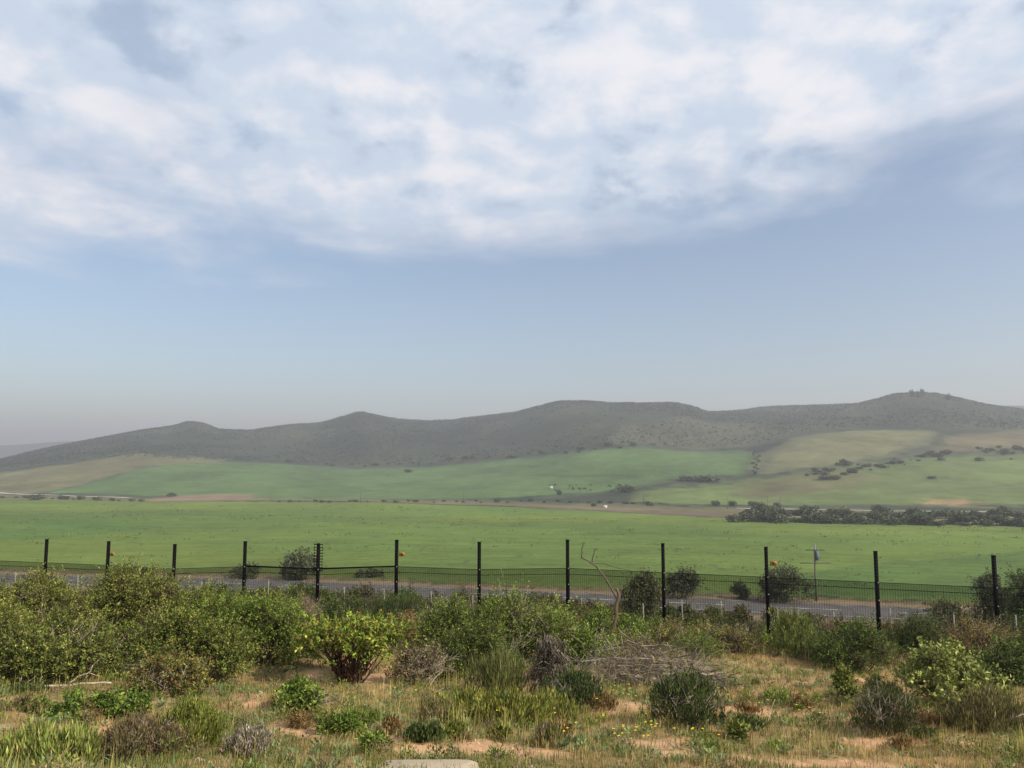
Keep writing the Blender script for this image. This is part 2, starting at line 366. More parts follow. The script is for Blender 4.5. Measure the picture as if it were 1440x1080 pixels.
    slope = np.array([.17, .135, .065]) * (1 + .8 * n3[:, None]) ; slope = np.where((n3 + fbm(X / .8, Y / .8, 3, 93) * .8 > .02)[:, None], np.array([.085, .095, .035]) * (1 + .8 * n3[:, None]), slope)
    C[hs] = slope[hs]
    verge = ((np.abs(q - 95.5) > 3.9) & (np.abs(q - 95.5) < 7.5 + 4 * fbm(X / 6, Y / 6, 3, 95)) & (q < 112)).astype(float)
    paint(verge * .85, (.30, .21, .13))
    # near ground: dry litter over orange sand
    near = dist < 45
    lit = sstep(fbm(X / 1.4, Y / 1.4, 4, 97), -.16, .12)[:, None]
    soil = np.array([.34, .205, .10]) * (1 + .5 * fbm(X / .4, Y / .4, 3, 98)[:, None]); litter = np.array([.25, .18, .08]) * (1 + .9 * fbm(X / .25, Y / .25, 3, 99)[:, None])
    gnd = soil * (1 - lit) + litter * lit
    sd = sand(X, Y)[:, None]; gnd = gnd * (1 - sd) + np.array([.47, .28, .15]) * (1 + .35 * fbm(X / .3, Y / .3, 3, 96)[:, None]) * sd
    f = (1 - sstep(dist, 26, 34))[:, None]; C[near] = (C * (1 - f) + gnd * f)[near]
    m = mat_attr('ground_cover', .95, 0, .16, .9, .5, 6.0, spec=.08, detail=[(14.0, .22, 6), (.06, .10, 4)])
    g = link('ground', mesh_np('ground', V, T, np.clip(C, .004, .8), True), m); g['kind'] = 'structure'
build_ground()

# distant hills beyond the ridge
def far_hill(name, pts, Y0, depth):
    xs = np.linspace(pts[0][0], pts[-1][0], 90); ys = np.interp(xs, [p[0] for p in pts], [p[1] for p in pts])
    ys = np.convolve(np.pad(ys, 4, mode='edge'), np.ones(9) / 9, 'valid')
    prof = np.array([0, .15, .45, .8, 1, .8, .4, 0]); offs = np.linspace(-1, 1, 8) * depth
    V = []
    for k in range(8):
        for x, y in zip(xs, ys):
            a, b = ray(x, y); top = b * Y0
            z = -26 + (top + 26) * prof[k] + fbm(np.array([x / 9.]), np.array([k * 1.7]), 3, 12)[0] * 16 * prof[k] * (k != 4)
            V.append((a * Y0, Y0 + offs[k], z))
    n = len(xs); T = []
    for k in range(7):
        for i in range(n - 1):
            a = k * n + i; T += [(a, a + 1, a + n + 1), (a, a + n + 1, a + n)]
    o = link(name, mesh_np(name, np.array(V), np.array(T), np.full((len(V), 3), .07) * np.array([.9, 1, .8]), True), M_FAR); o['kind'] = 'structure'
far_hill('distant_hill', [(-420, 655), (-250, 632), (-100, 627), (0, 626), (60, 621), (110, 618), (150, 622), (260, 640), (330, 656)], 3300, 500)
far_hill('distant_hill', [(1250, 640), (1340, 590), (1400, 570), (1440, 568), (1520, 572), (1650, 600), (1800, 645)], 2450, 350)

# ------------------------------------------------------------------ road
def build_road():
    xs = np.arange(-330, 331, 3.0)
    def strip(q0, q1, z, C, name, parent=None, dash=None):
        mb = MB(); V = []; T = []
        for x in xs:
            for qq in (q0, q1):
                V.append((x, roadq(np.array(x)) + qq - .26 * np.clip(x, -250, 250), z))
        for i in range(len(xs) - 1):
            if dash and i % dash[0] >= dash[1]: continue
            a = 2 * i; T += [(a, a + 2, a + 3), (a, a + 3, a + 1)]
        mb.add(V, T, C); return mb.build(name, M_ROAD, parent)
    r = MB(); V = []; T = []
    for x in xs:
        y0 = roadq(np.array(x)) - .26 * np.clip(x, -250, 250)
        for qq, z in ((-4.6, -16.45), (-4.1, -16.16), (0, -16.10), (4.1, -16.16), (4.6, -16.45)): V.append((x, y0 + qq, z))
    for i in range(len(xs) - 1):
        for k in range(4):
            a = 5 * i + k; T += [(a, a + 5, a + 6), (a, a + 6, a + 1)]
    r.add(V, T, (.14, .128, .118)); road = r.build('road', M_ROAD); road['kind'] = 'structure'
    strip(-3.50, -3.32, -16.125, (.45, .42, .37), 'edge_line', road); strip(3.3, 3.45, -16.125, (.34, .32, .29), 'edge_line', road)
    strip(-.09, .09, -16.085, (.6, .58, .5), 'centre_line', road, (4, 2))
build_road()

# pale gravel road along the valley floor
def valley_track(pts, w, name):
    P = np.array([G(x, y) for x, y in pts]); t = np.linspace(0, len(P) - 1, 160)
    Q = np.stack([np.interp(t, np.arange(len(P)), P[:, k]) for k in range(2)], 1)
    d = norm(np.gradient(Q, axis=0)); s = np.stack([-d[:, 1], d[:, 0]], 1)
    wv = w * (1 + .6 * fbm(t * 3, t * 0, 2, 15)); V = []
    for k in (-1, 1):
        p = Q + s * (k * wv / 2)[:, None]; V.append(np.concatenate([p, terrain(p[:, 0], p[:, 1])[:, None] + .35], 1))
    V = np.stack(V, 1).reshape(-1, 3); T = []
    for i in range(159): a = 2 * i; T += [(a, a + 2, a + 3), (a, a + 3, a + 1)]
    o = link(name, mesh_np(name, V, np.array(T), np.tile([.42, .38, .31], (len(V), 1))), M_MATTE); o['kind'] = 'structure'
valley_track([(-60, 691), (20, 695), (100, 698), (180, 701)], 5, 'gravel_road')
valley_track([(1035, 715.5), (1120, 717), (1230, 719), (1340, 720), (1480, 722)], 4, 'gravel_road')

# ------------------------------------------------------------------ plants
def pick(r, pal, n, jit=.18):
    pal = np.array(pal, float); k = r.integers(0, len(pal), n); c = pal[k] * (1 + jit * r.standard_normal((n, 1)))
    return np.clip(c, .004, .9)
OLIVE = [(.125, .15, .026), (.175, .19, .038), (.08, .105, .021), (.235, .215, .062)]
GREEN = [(.105, .165, .024), (.145, .205, .034), (.07, .11, .02), (.20, .23, .05)]
DARK = [(.055, .085, .022), (.075, .105, .028), (.04, .062, .018), (.11, .125, .04)]
LIGHT = [(.21, .28, .055), (.26, .32, .075), (.15, .215, .042), (.31, .33, .10)]
LIME = [(.17, .24, .035), (.22, .28, .045), (.115, .17, .028), (.31, .30, .05), (.15, .20, .03), (.20, .12, .05)]
RUSSET = [(.23, .13, .055), (.155, .09, .042), (.29, .19, .075), (.14, .125, .04)]
BROWN = [(.21, .15, .085), (.14, .10, .06), (.27, .205, .12)]
GREY = [(.34, .28, .20), (.24, .195, .145), (.42, .355, .265)]
STEM = (.085, .06, .042)

def leafy(seed, w, d, h, n, L=.05, W=.026, pal=OLIVE, lobes=10, low=.02, up=.3, stems=True, shoots=.08, lobe_r=.36, pal_low=None, lpt=14, stemcol=STEM, needle=False, vase=False):
    """leaf mass (and stems) of one shrub, base at the origin"""
    r = rng(seed); f = MB(); s = MB()
    k = int(lobes * 1.6); ang = r.uniform(0, 2 * math.pi, k); rad = np.sqrt(r.uniform(0, 1, k)); rad[0] = .1
    lr = lobe_r * (.75 + .5 * r.random(k)) * min(w, d, h * 1.5)
    zt = np.maximum(h * np.sqrt(1 - .7 * rad ** 2) - lr * .75, lr * .4); z0 = np.minimum(h * low + lr * .35, zt); zc = z0 + (zt - z0) * r.random(k) ** .6
    if vase: zc = h * (low + .12 * rad) + np.maximum(h * .92 - lr * .8 - h * (low + .12 * rad), 0) * r.random(k)
    c = np.stack([np.cos(ang) * rad * np.maximum(w / 2 - lr * .65, .05), np.sin(ang) * rad * np.maximum(d / 2 - lr * .65, .05), np.maximum(zc, lr * .45)], 1)
    nt = max(int(n / lpt), 8); li = r.choice(k, nt, p=lr ** 2 / (lr ** 2).sum())
    out = c[li] - np.array([0, 0, h * .35]); dr = norm(r.standard_normal((nt, 3)) + .55 * norm(out) + np.array([0, 0, up]))
    ext = np.where(r.random(nt) < shoots, r.uniform(1.1, 1.5, nt), r.uniform(.62, 1.05, nt)) * lr[li]
    tip = c[li] + dr * ext[:, None]; tl = lr[li] * r.uniform(.35, .8, nt)
    if needle: dr = norm(dr * .35 + np.array([0, 0, 1.0])); tl = tl * 1.1
    tip[:, 2] = np.where(tip[:, 2] < .03, r.uniform(.03, .15, nt), tip[:, 2])
    tone = np.clip(1 + .34 * r.standard_normal((nt, 1)), .35, 1.9)                      # each twig has its own tone
    t = r.random((nt, lpt)) ** .8
    P = tip[:, None] - dr[:, None] * (tl[:, None] * (1 - t))[..., None] + r.standard_normal((nt, lpt, 3)) * L * .35
    Dl = norm(dr[:, None] * (1.6 if needle else .55) + .75 * r.standard_normal((nt, lpt, 3)) * (.35 if needle else 1) + np.array([0, 0, .15]))
    Nl = r.standard_normal((nt, lpt, 3)) + np.array([0, 0, .9])
    col = pick(r, pal, nt * lpt).reshape(nt, lpt, 3) * tone[:, None]
    if pal_low is not None:
        lo = (P[..., 2] < h * r.uniform(.38, .62, (nt, lpt)))[..., None]; col = np.where(lo, pick(r, pal_low, nt * lpt).reshape(nt, lpt, 3), col)
    P = P.reshape(-1, 3); keep = P[:, 2] > .01
    f.leaves(P[keep], Dl.reshape(-1, 3)[keep], Nl.reshape(-1, 3)[keep], L * r.uniform(.6, 1.3, keep.sum()), W * r.uniform(.7, 1.25, keep.sum()), np.clip(col.reshape(-1, 3)[keep], .004, .8))
    if stems:
        for i in range(k):
            b = np.array([*(r.standard_normal(2) * .05 * w), -.08]); m = (b + c[i]) / 2 + r.standard_normal(3) * .08 * h; m[2] = max(m[2], .05)
            tt = np.linspace(0, 1, 6)[:, None]; p = (1 - tt) ** 2 * b + 2 * tt * (1 - tt) * m + tt ** 2 * c[i]
            s.tube(p, np.linspace(.008 + .007 * h, .005, 6), 5, stemcol)
        sel = r.random(nt) < .55; s.cones(c[li][sel] + r.standard_normal((sel.sum(), 3)) * .04, tip[sel], .004 + .002 * h, np.tile(np.array(stemcol) * 1.2, (sel.sum(), 1)) * r.uniform(.7, 1.4, (sel.sum(), 1)))
    return f, s
def twiggy(seed, w, d, h, n, pal=GREY, rad=.004, lean=(0, 0), spread=1.0):
    """bare dead twigs fanning from the base"""
    r = rng(seed); s = MB(); m = max(n // 7, 5)
    b = np.stack([r.normal(0, .12 * w, m), r.normal(0, .12 * d, m), np.full(m, -.03)], 1)
    a = r.uniform(0, 2 * math.pi, m); ra = np.sqrt(r.random(m)) * spread
    tip = np.stack([np.cos(a) * ra * w / 2 + lean[0], np.sin(a) * ra * d / 2 + lean[1], h * r.uniform(.45, 1, m) * np.sqrt(1 - .6 * np.minimum(ra, 1) ** 2)], 1)
    mid = (b + tip) / 2 + r.standard_normal((m, 3)) * .06 * h + np.array([0, 0, .08 * h])
    C = pick(r, pal, m); s.cones(b, mid, rad * 1.8, C); s.cones(mid - (mid - b) * .12, tip, rad * 1.3, C)
    for k in range(6):
        t = r.uniform(.15, .95, m)[:, None]; p = mid + (tip - mid) * t
        e = p + norm((tip - b) * .7 / max(h, .1) + r.standard_normal((m, 3)) * .8 + np.array([0, 0, .2])) * (r.uniform(.12, .38, m) * h)[:, None]
        e[:, 2] = np.maximum(e[:, 2], .01); s.cones(p, e, rad * .8, C * r.uniform(.8, 1.2, (m, 1)))
    return s
def place(px, py, wpx, hpx):
    g = G(px, py); s = g[1] / F; return g, wpx * s, hpx * s
SEED = [100]
def bush(px, py, wpx, hpx, name, label, pal, cat='shrub', group=None, dens=1.0, L=.05, W=.027, depth=.8, twigs=None, **kw):
    SEED[0] += 1; g, w, h = place(px, py, wpx, hpx)
    Y = g[1] + .36 * depth * w; a, b = ray(px, py - hpx); w = wpx * Y / F; zg = gz(a * Y, Y); h = max(b * Y - zg, .5 * h); g = np.array([a * Y, Y, zg])
    n = int(dens * 2.3 * wpx * hpx * (2.2e-3 / (L * W)) ** .5 * .55)
    f, s = leafy(SEED[0], w, w * depth, h, n, L, W, pal, **kw)
    t = thing(name, g, label, cat, group)
    f.build('foliage', M_LEAF, t, kind='stuff')
    if s.n: s.build('stems', M_WOOD, t)
    if twigs: twiggy(SEED[0] + 5000, w * 1.02, w * depth, h * 1.05, twigs).build('dead_twigs', M_WOOD, t)
    return t
def deadbush(px, py, wpx, hpx, name, label, n=300, pal=GREY, cat='dead shrub', rad=.004, **kw):
    SEED[0] += 1; g, w, h = place(px, py, wpx, hpx); t = thing(name, g, label, cat)
    twiggy(SEED[0], w, w * .8, h, n, pal, rad, **kw).build('twigs', M_WOOD, t); return t

# the thicket on the left
TH = 'olive green shrubs of the thicket on the left'
K = dict(lobes=15, lobe_r=.21, low=.0, shoots=.14)
bush(-45, 955, 190, 155, 'thicket_shrub', 'olive shrub cut by the left picture edge, behind the fallen pale branch', OLIVE, group=TH, **K)
bush(45, 935, 190, 140, 'thicket_shrub', 'olive thicket shrub below the leftmost fence post', OLIVE, group=TH, twigs=150, **K)
bush(205, 930, 230, 143, 'thicket_shrub', 'tallest olive thicket shrub, hiding the foot of the third fence post', OLIVE, group=TH, **K)
bush(330, 930, 200, 122, 'thicket_shrub', 'olive green thicket shrub below the fourth fence post', OLIVE[:2] + GREEN[:2], group=TH, **K)
bush(100, 966, 210, 112, 'thicket_shrub', 'dense dark olive shrub directly behind the fallen pale branch', OLIVE + DARK[1:2], group=TH, twigs=200, **K)
bush(255, 962, 190, 112, 'thicket_shrub', 'dense olive shrub in front of the tallest thicket shrub', OLIVE + GREEN[2:3], group=TH, **K)
bush(375, 945, 160, 108, 'thicket_shrub', 'green rounded shrub at the right end of the left thicket', GREEN + OLIVE[1:2], group=TH, **K)
bush(238, 984, 115, 66, 'tangled_shrub', 'low tangled shrub with brown stems at the foot of the left thicket', OLIVE + RUSSET[:2], dens=.55, L=.06, twigs=240, low=.05)
# shrubs close to the fence, left half
bush(425, 886, 74, 52, 'dry_shrub', 'pinkish brown dry shrub at the foot of the bracketed fence post', [(.24, .15, .10), (.20, .14, .09), (.16, .14, .07)], dens=.6, W=.012, L=.09, needle=True, twigs=200)
bush(487, 892, 72, 66, 'dark_shrub', 'dark green shrub between the dry pinkish shrub and the round broom', DARK + GREEN[:1], lobes=9)
bush(557, 893, 84, 72, 'broom_bush', 'round dark green broom bush with upright needle leaves', DARK + [(.06, .10, .03)], L=.11, W=.012, needle=True, dens=1.3, lobes=9, up=.8, shoots=.1)
deadbush(624, 890, 74, 58, 'dead_shrub', 'grey leafless shrub right of the round broom bush', 520, lean=(.15, 0))
# yellow green bush with withered skirt
bush(494, 967, 156, 100, 'yellow_green_bush', 'bright yellow green bush with withered dark leaves hanging low', LIME, L=.085, W=.04, low=.5, vase=True, lobes=15, lobe_r=.17, up=.7, dens=.6, shoots=.3, depth=.85)
def skirt():
    g, w, h = place(492, 967, 142, 100); r = rng(55); mb = MB(); n = 1300
    a = r.uniform(0, 2 * math.pi, n); z = r.uniform(.05, .66, n) * h; ra = (.10 + .42 * (z / h) + .05 * r.standard_normal(n)) * w * .62
    P = np.stack([np.cos(a) * ra, np.sin(a) * ra * .85, z], 1)
    mb.leaves(P, np.stack([.3 * r.standard_normal(n), .3 * r.standard_normal(n), -np.ones(n)], 1), r.standard_normal((n, 3)), .085, .045, pick(r, [(.07, .035, .02), (.10, .05, .025), (.05, .03, .02), (.16, .09, .04)], n))
    par = bpy.data.objects['yellow_green_bush']; mb.build('withered_leaves', M_LEAF, par, kind='stuff')
    s = MB()
    for k in range(9):
        aa = k * .7 + r.uniform(0, .4); e = np.array([math.cos(aa) * .36 * w, math.sin(aa) * .3 * w, h * r.uniform(.5, .7)])
        tt = np.linspace(0, 1, 6)[:, None]; s.tube(tt * e + (tt * (1 - tt)) * np.array([0, 0, -.25]) + r.standard_normal((6, 3)) * .015, np.linspace(.028, .01, 6), 5, (.06, .04, .03))
    s.build('branches', M_WOOD, par)
skirt()
bush(592, 966, 96, 62, 'dry_shrub', 'grey brown half dead shrub right of the yellow green bush', BROWN + OLIVE[2:3], dens=.4, twigs=420, low=.05)
# thicket in the middle
bush(640, 925, 110, 92, 'middle_thicket_shrub', 'green shrub on the left shoulder of the middle thicket', GREEN + OLIVE[:1], lobes=11)
bush(725, 935, 165, 112, 'middle_thicket_shrub', 'tallest green shrub of the middle thicket below the seventh fence post', GREEN + OLIVE[:2], lobes=13, lobe_r=.3, twigs=160)
bush(672, 962, 165, 92, 'middle_thicket_shrub', 'dark olive shrub in front of the middle thicket', OLIVE[:3] + DARK[:2], lobes=12, lobe_r=.28, low=.06, twigs=160)
bush(772, 908, 84, 72, 'vine_mound', 'pale green creeper sprawling over the right of the middle thicket', LIGHT + OLIVE[3:], L=.07, W=.045, lobes=9)
bush(815, 938, 74, 60, 'leafy_shrub', 'fresh green leafy shrub right of the hanging brushwood', GREEN + LIGHT[:1], L=.07, W=.04, lobes=8)
bush(800, 890, 90, 46, 'fence_shrub', 'low green shrub at the foot of the eighth fence post', GREEN + OLIVE, lobes=8)
bush(655, 858, 90, 44, 'fence_shrub', 'dry olive shrub at the foot of the seventh fence post', OLIVE + BROWN[:1], lobes=8, twigs=120)
bush(700, 985, 70, 56, 'rush_clump', 'yellowish green rush clump in front of the middle thicket', [(.16, .17, .05), (.20, .19, .07), (.12, .14, .04)], L=.22, W=.01, needle=True, up=1.0, low=.0, dens=.9, lobes=6)
bush(805, 1001, 92, 64, 'dark_shrub', 'low dark green shrub with grey flower heads before the brushwood', DARK + [(.05, .085, .035)], L=.07, W=.018, needle=True, low=.05, lobes=10, lobe_r=.28, dens=.6, shoots=.2, twigs=160)
# round the dead tree
bush(846, 910, 74, 60, 'leafy_shrub', 'bright green shrub left of the dead tree', GREEN + LIGHT[:2], L=.06, W=.035, lobes=8)
bush(884, 914, 86, 46, 'creeper_clump', 'fresh green creeper round the foot of the dead tree', GREEN + LIGHT[:1], L=.07, W=.045, lobes=8)
bush(958, 920, 118, 54, 'olive_shrub', 'brownish olive shrub below the ninth fence post', OLIVE + RUSSET[2:3], lobes=10)
bush(1030, 924, 92, 42, 'olive_shrub', 'low brownish olive shrub left of the tenth fence post', OLIVE + RUSSET[:1] + BROWN[:1], lobes=8, twigs=120)
bush(1026, 912, 44, 18, 'creeper_clump', 'small bright green creeper clump left of the tenth fence post', GREEN + LIGHT[:1], L=.06, W=.04, lobes=5)
bush(1084, 917, 56, 24, 'creeper_clump', 'small bright green creeper clump under the tenth fence post', GREEN + LIGHT[:1], L=.06, W=.04, lobes=5)
bush(966, 1026, 112, 82, 'dark_shrub', 'dark upright shrub with many bare stems in the foreground', DARK + OLIVE[2:3], L=.07, W=.016, needle=True, low=.1, dens=.42, lobes=12, lobe_r=.24, shoots=.25, twigs=420)
# right half
bush(1113, 926, 74, 74, 'feathery_shrub', 'feathery yellow green shrub right of the tenth fence post', [(.17, .20, .05), (.21, .23, .07), (.13, .16, .04)], L=.09, W=.018, needle=True, up=.9, lobes=9, dens=1.1)
bush(1160, 905, 50, 42, 'dry_shrub', 'reddish brown dry clump left of the eleventh fence post', RUSSET + BROWN, L=.08, W=.012, needle=True, dens=.8, lobes=6, twigs=90)
bush(1205, 948, 128, 84, 'dark_shrub', 'broad dark green shrub below the eleventh fence post', DARK + GREEN[:2], lobes=12, lobe_r=.29, low=.08)
bush(1292, 930, 92, 72, 'dark_shrub', 'dark green shrub right of the eleventh fence post', DARK + GREEN[2:3], lobes=10)
bush(1376, 940, 128, 74, 'russet_shrub', 'reddish brown shrub below the twelfth fence post', RUSSET + OLIVE[:2], lobes=12, twigs=160)
bush(1420, 966, 100, 72, 'dark_shrub', 'dark green shrub at the right edge behind the pale bush', DARK + GREEN[:1], lobes=10, L=.06, W=.035)
bush(1480, 945, 120, 90, 'dark_shrub', 'dark shrub cut by the right picture edge', DARK + GREEN[:1], lobes=10)
bush(1328, 1002, 132, 98, 'pale_green_bush', 'pale green broad leaved bush standing free on the right', [(.25, .27, .07), (.32, .33, .11), (.16, .19, .05), (.20, .23, .06)], L=.085, W=.05, lobes=11, lobe_r=.24, low=.2, up=.6, dens=.75, stemcol=(.10, .07, .05))
bush(1240, 1036, 92, 76, 'dark_shrub', 'purplish dark twiggy shrub left of the pale green bush', DARK[:2] + BROWN[1:2], dens=.6, low=.0, lobes=8, twigs=360, needle=True, L=.07, W=.015)
bush(1385, 1034, 120, 66, 'golden_clump', 'golden olive clump in the bottom right corner', [(.20, .17, .06), (.25, .20, .08), (.13, .13, .045), (.09, .09, .04)], L=.10, W=.011, needle=True, low=.0, lobes=12, lobe_r=.26, dens=.8, twigs=120)
bush(1185, 990, 30, 56, 'tall_weed', 'tall leafy weed before the broad dark shrub', OLIVE + GREEN[:1], lobes=6, low=0, lobe_r=.5)
bush(1228, 985, 34, 40, 'tall_weed', 'shorter yellowish weed before the broad dark shrub', OLIVE + LIGHT[:1], lobes=6, low=0, lobe_r=.5)
# front rows
bush(200, 1069, 110, 58, 'brown_heath', 'brown twiggy heath mound at the bottom left', [(.16, .11, .06), (.20, .145, .08), (.12, .09, .045), (.15, .14, .05)], L=.05, W=.010, needle=True, dens=1.5, low=0, lobes=9, up=.9, twigs=400)
bush(262, 1058, 84, 74, 'yellow_green_heath', 'yellow green heath clump grown into the brown mound', [(.19, .21, .04), (.23, .24, .05), (.14, .16, .035)], L=.06, W=.010, needle=True, dens=1.5, low=.1, lobes=7, up=1)
t = bush(420, 1005, 78, 50, 'small_shrub', 'small green shrub with pale dead sticks on its right', GREEN, L=.07, W=.035, low=.1, lobes=7, dens=.8)
twiggy(901, .9, .5, .45, 130, [(.38, .32, .22), (.30, .25, .17)], .005, lean=(.3, -.1)).build('dead_sticks', M_WOOD, t)
bush(350, 1068, 56, 52, 'grey_plant', 'small silvery grey plant near the bottom edge', [(.30, .26, .18), (.22, .19, .13), (.38, .33, .24)], L=.05, W=.014, needle=True, low=0, lobes=6, up=1, dens=.8)
bush(128, 1016, 150, 34, 'ground_cover_clump', 'low dark green leafy clump left of the brown heath mound', GREEN + DARK[:1], L=.06, W=.035, low=0, lobes=14, lobe_r=.5, dens=1.2)
bush(62, 1076, 150, 50, 'leafy_tuft', 'bright green leafy tuft in the bottom left corner', [(.20, .25, .05), (.26, .29, .07), (.14, .18, .04), (.30, .27, .09)], L=.11, W=.016, needle=True, low=0, lobes=12, lobe_r=.3, dens=.6)
for (x, y, w_, h_, lab) in [(650, 1012, 90, 36, 'left end of the yellow flowering herb patch'), (715, 1022, 96, 44, 'middle of the yellow flowering herb patch'), (770, 1016, 76, 38, 'right end of the yellow flowering herb patch')]:
    bush(x, y, w_, h_, 'flowering_herb', 'yellow green flowering herbs at the ' + lab, [(.21, .21, .04), (.27, .23, .04), (.13, .17, .04), (.17, .19, .05)], cat='herbs', group='yellow flowering herbs in the foreground', L=.08, W=.02, needle=True, low=0, lobes=12, lobe_r=.45, dens=1.0)

FILL = 'low shrubs of the tangled band below the fence'
FP = {'olive': OLIVE, 'green': GREEN, 'dark green': DARK, 'brownish': BROWN + OLIVE[:2], 'russet': RUSSET, 'pale green': LIGHT + OLIVE[:1]}
rf = rng(808)
POSTX = [66, 153, 246, 345, 448, 558, 674, 798, 932, 1077, 1231, 1397]; ORD = ['first', 'second', 'third', 'fourth', 'fifth', 'sixth', 'seventh', 'eighth', 'ninth', 'tenth', 'eleventh', 'twelfth']
def by_post(x):
    k = int(np.argmin([abs(x - p) for p in POSTX])); d = x - POSTX[k]
    return ('straight below' if abs(d) < 12 else 'below and right of' if d > 0 else 'below and left of') + ' the ' + ORD[k] + ' fence post'
MARKS = [('brown heath mound', 205, 1050), ('silvery grey plant', 350, 1050), ('small shrub with dead sticks', 420, 990), ('yellow green bush', 492, 950), ('yellow herb patch', 700, 1010), ('low dark shrub with grey heads', 805, 985), ('dark upright foreground shrub', 966, 1000), ('purplish twiggy shrub', 1240, 1010), ('pale green bush', 1328, 985), ('golden clump', 1385, 1015), ('bottom left leafy tuft', 62, 1060), ('tall weeds', 1205, 975), ('concrete slab', 604, 1075)]
def by_mark(x, y):
    k = int(np.argmin([math.hypot(x - m[1], 2 * (y - m[2])) for m in MARKS])); dx, dy = x - MARKS[k][1], 2 * (y - MARKS[k][2])
    side = ('well ' if abs(dx) > 90 else '') + ('right of' if dx > 0 else 'left of') if abs(dx) > abs(dy) else 'in front of' if dy > 0 else 'behind'
    return side + ' the ' + MARKS[k][0]
for i in range(58):
    x = 415 + 1040 * (i + rf.random()) / 58; y = rf.uniform(884, 932) + (8 if x > 1100 else 0); nm = list(FP)[rf.integers(0, 6)]
    if rf.random() < .18:
        deadbush(x, y, rf.uniform(40, 80), rf.uniform(22, 44), 'dead_shrub', 'grey brown dead shrub ' + by_post(x), 240, pal=GREY + BROWN)['group'] = FILL
    else:
        bush(x, y, rf.uniform(45, 95), rf.uniform(22, 46), 'low_shrub', 'low ' + nm + ' shrub ' + by_post(x), FP[nm], group=FILL, L=rf.uniform(.04, .08), W=rf.uniform(.014, .04), needle=bool(rf.random() < .35), lobes=9, dens=rf.uniform(.5, .9), twigs=int(rf.integers(0, 2) * 120), shoots=.15)
for i in range(34):
    x = rf.uniform(-10, 1450); y = rf.uniform(975, 1062); nm = list(FP)[rf.integers(0, 6)]
    bush(x, y, rf.uniform(24, 60), rf.uniform(14, 32), 'foreground_tuft', 'small ' + nm + ' tuft ' + by_mark(x, y), FP[nm], cat='tuft', group='small tufts in the foreground grass', L=rf.uniform(.04, .09), W=rf.uniform(.01, .03), needle=bool(rf.random() < .6), lobes=6, lobe_r=.4, dens=rf.uniform(.5, .9), stems=False, shoots=.2)
# ------------------------------------------------------------------ dead tree, branches, brushwood
def branch(mb, pix, Y, r0, r1, C, k=7, wob=.0, seed=1):
    P = np.array([at(x, y, Y + dy) for x, y, dy in [(p + (0,))[:3] for p in pix]])
    t = np.linspace(0, len(P) - 1, max(3 * len(P), 6)); Q = np.stack([np.interp(t, np.arange(len(P)), P[:, i]) for i in range(3)], 1)
    Q = Q + rng(seed).standard_normal(Q.shape) * wob
    mb.tube(Q, np.linspace(r0, r1, len(Q)), k, C); return Q
def dead_tree():
    g = G(862, 912); Y = g[1]; t = thing('dead_tree', g, 'leafless dead tree leaning left between the eighth and ninth fence posts', 'dead tree')
    o = np.array(g); 
    def part(name, pix, r0, r1, C, seed):
        mb = MB(); branch(mb, pix, Y, r0, r1, C, 7, .006, seed); mb.V = [v - o for v in mb.V]; mb.build(name, M_WOOD, t, True)
    TK, BR, TW = (.13, .092, .062), (.115, .092, .065), (.06, .045, .035)
    part('trunk', [(861, 914), (860, 892), (867, 866), (866, 850), (871, 838), (867, 828)], .062, .045, TK, 1)
    part('branch', [(868, 842, 0), (852, 814, -.1), (838, 796, -.2), (826, 788, -.3), (817, 784, -.3)], .032, .019, BR, 2)
    part('twig', [(818, 785, -.3), (818, 774, -.3), (820, 763, -.3)], .017, .010, TW, 3)
    part('twig', [(832, 793, -.25), (834, 781, -.2), (837, 771, -.1)], .018, .011, TW, 4)
    part('twig', [(832, 793, -.25), (848, 792, 0), (866, 798, .3), (886, 802, .5)], .010, .007, TW, 5)
    part('twig', [(871, 838), (874, 826), (872, 818)], .024, .010, TK, 6)
    part('twig', [(836, 774, -.1), (841, 772, -.1)], .009, .006, TW, 7)
dead_tree()
def fallen_branch():
    g = G(80, 971); t = thing('fallen_branch', g, 'pale bare fallen branch lying below the left thicket', 'branch')
    Y = g[1]; C = (.44, .37, .27); o = np.array(g)
    for nm, pix, r0, r1 in [('limb', [(14, 968), (45, 965), (92, 964), (120, 961), (158, 960)], .03, .016), ('twig', [(96, 962), (112, 950), (126, 946), (130, 936)], .016, .006), ('twig', [(126, 947), (140, 951)], .008, .003),
                            ('twig', [(25, 966), (33, 947)], .012, .005), ('twig', [(36, 962), (52, 950)], .01, .004), ('twig', [(52, 963), (60, 951)], .012, .004), ('twig', [(92, 965), (72, 971), (68, 976)], .012, .005), ('twig', [(92, 965), (108, 972)], .01, .004)]:
        mb = MB(); branch(mb, pix, Y, r0, r1, C, 6, .006, len(pix)); mb.V = [v - o for v in mb.V]; mb.build(nm, M_WOOD, t, True)
fallen_branch()
def sticks(items):
    for (pix, r0, C, nm, lab) in items:
        g = G(*pix[0]); t = thing(nm, g, lab, 'stick'); mb = MB(); o = np.array(g)
        P = np.array([G(x, y) + np.array([0, 0, lift]) for x, y, lift in pix]) if False else np.array([at(x, y, g[1] + .05 * i) for i, (x, y) in enumerate(pix)])
        tt = np.linspace(0, len(P) - 1, 8); Q = np.stack([np.interp(tt, np.arange(len(P)), P[:, i]) for i in range(3)], 1) - o + np.array([0, 0, .02])
        mb.tube(Q, np.linspace(r0, r0 * .4, 8), 5, C); mb.build('stem', M_WOOD, t, True)
PALE = (.46, .38, .26)
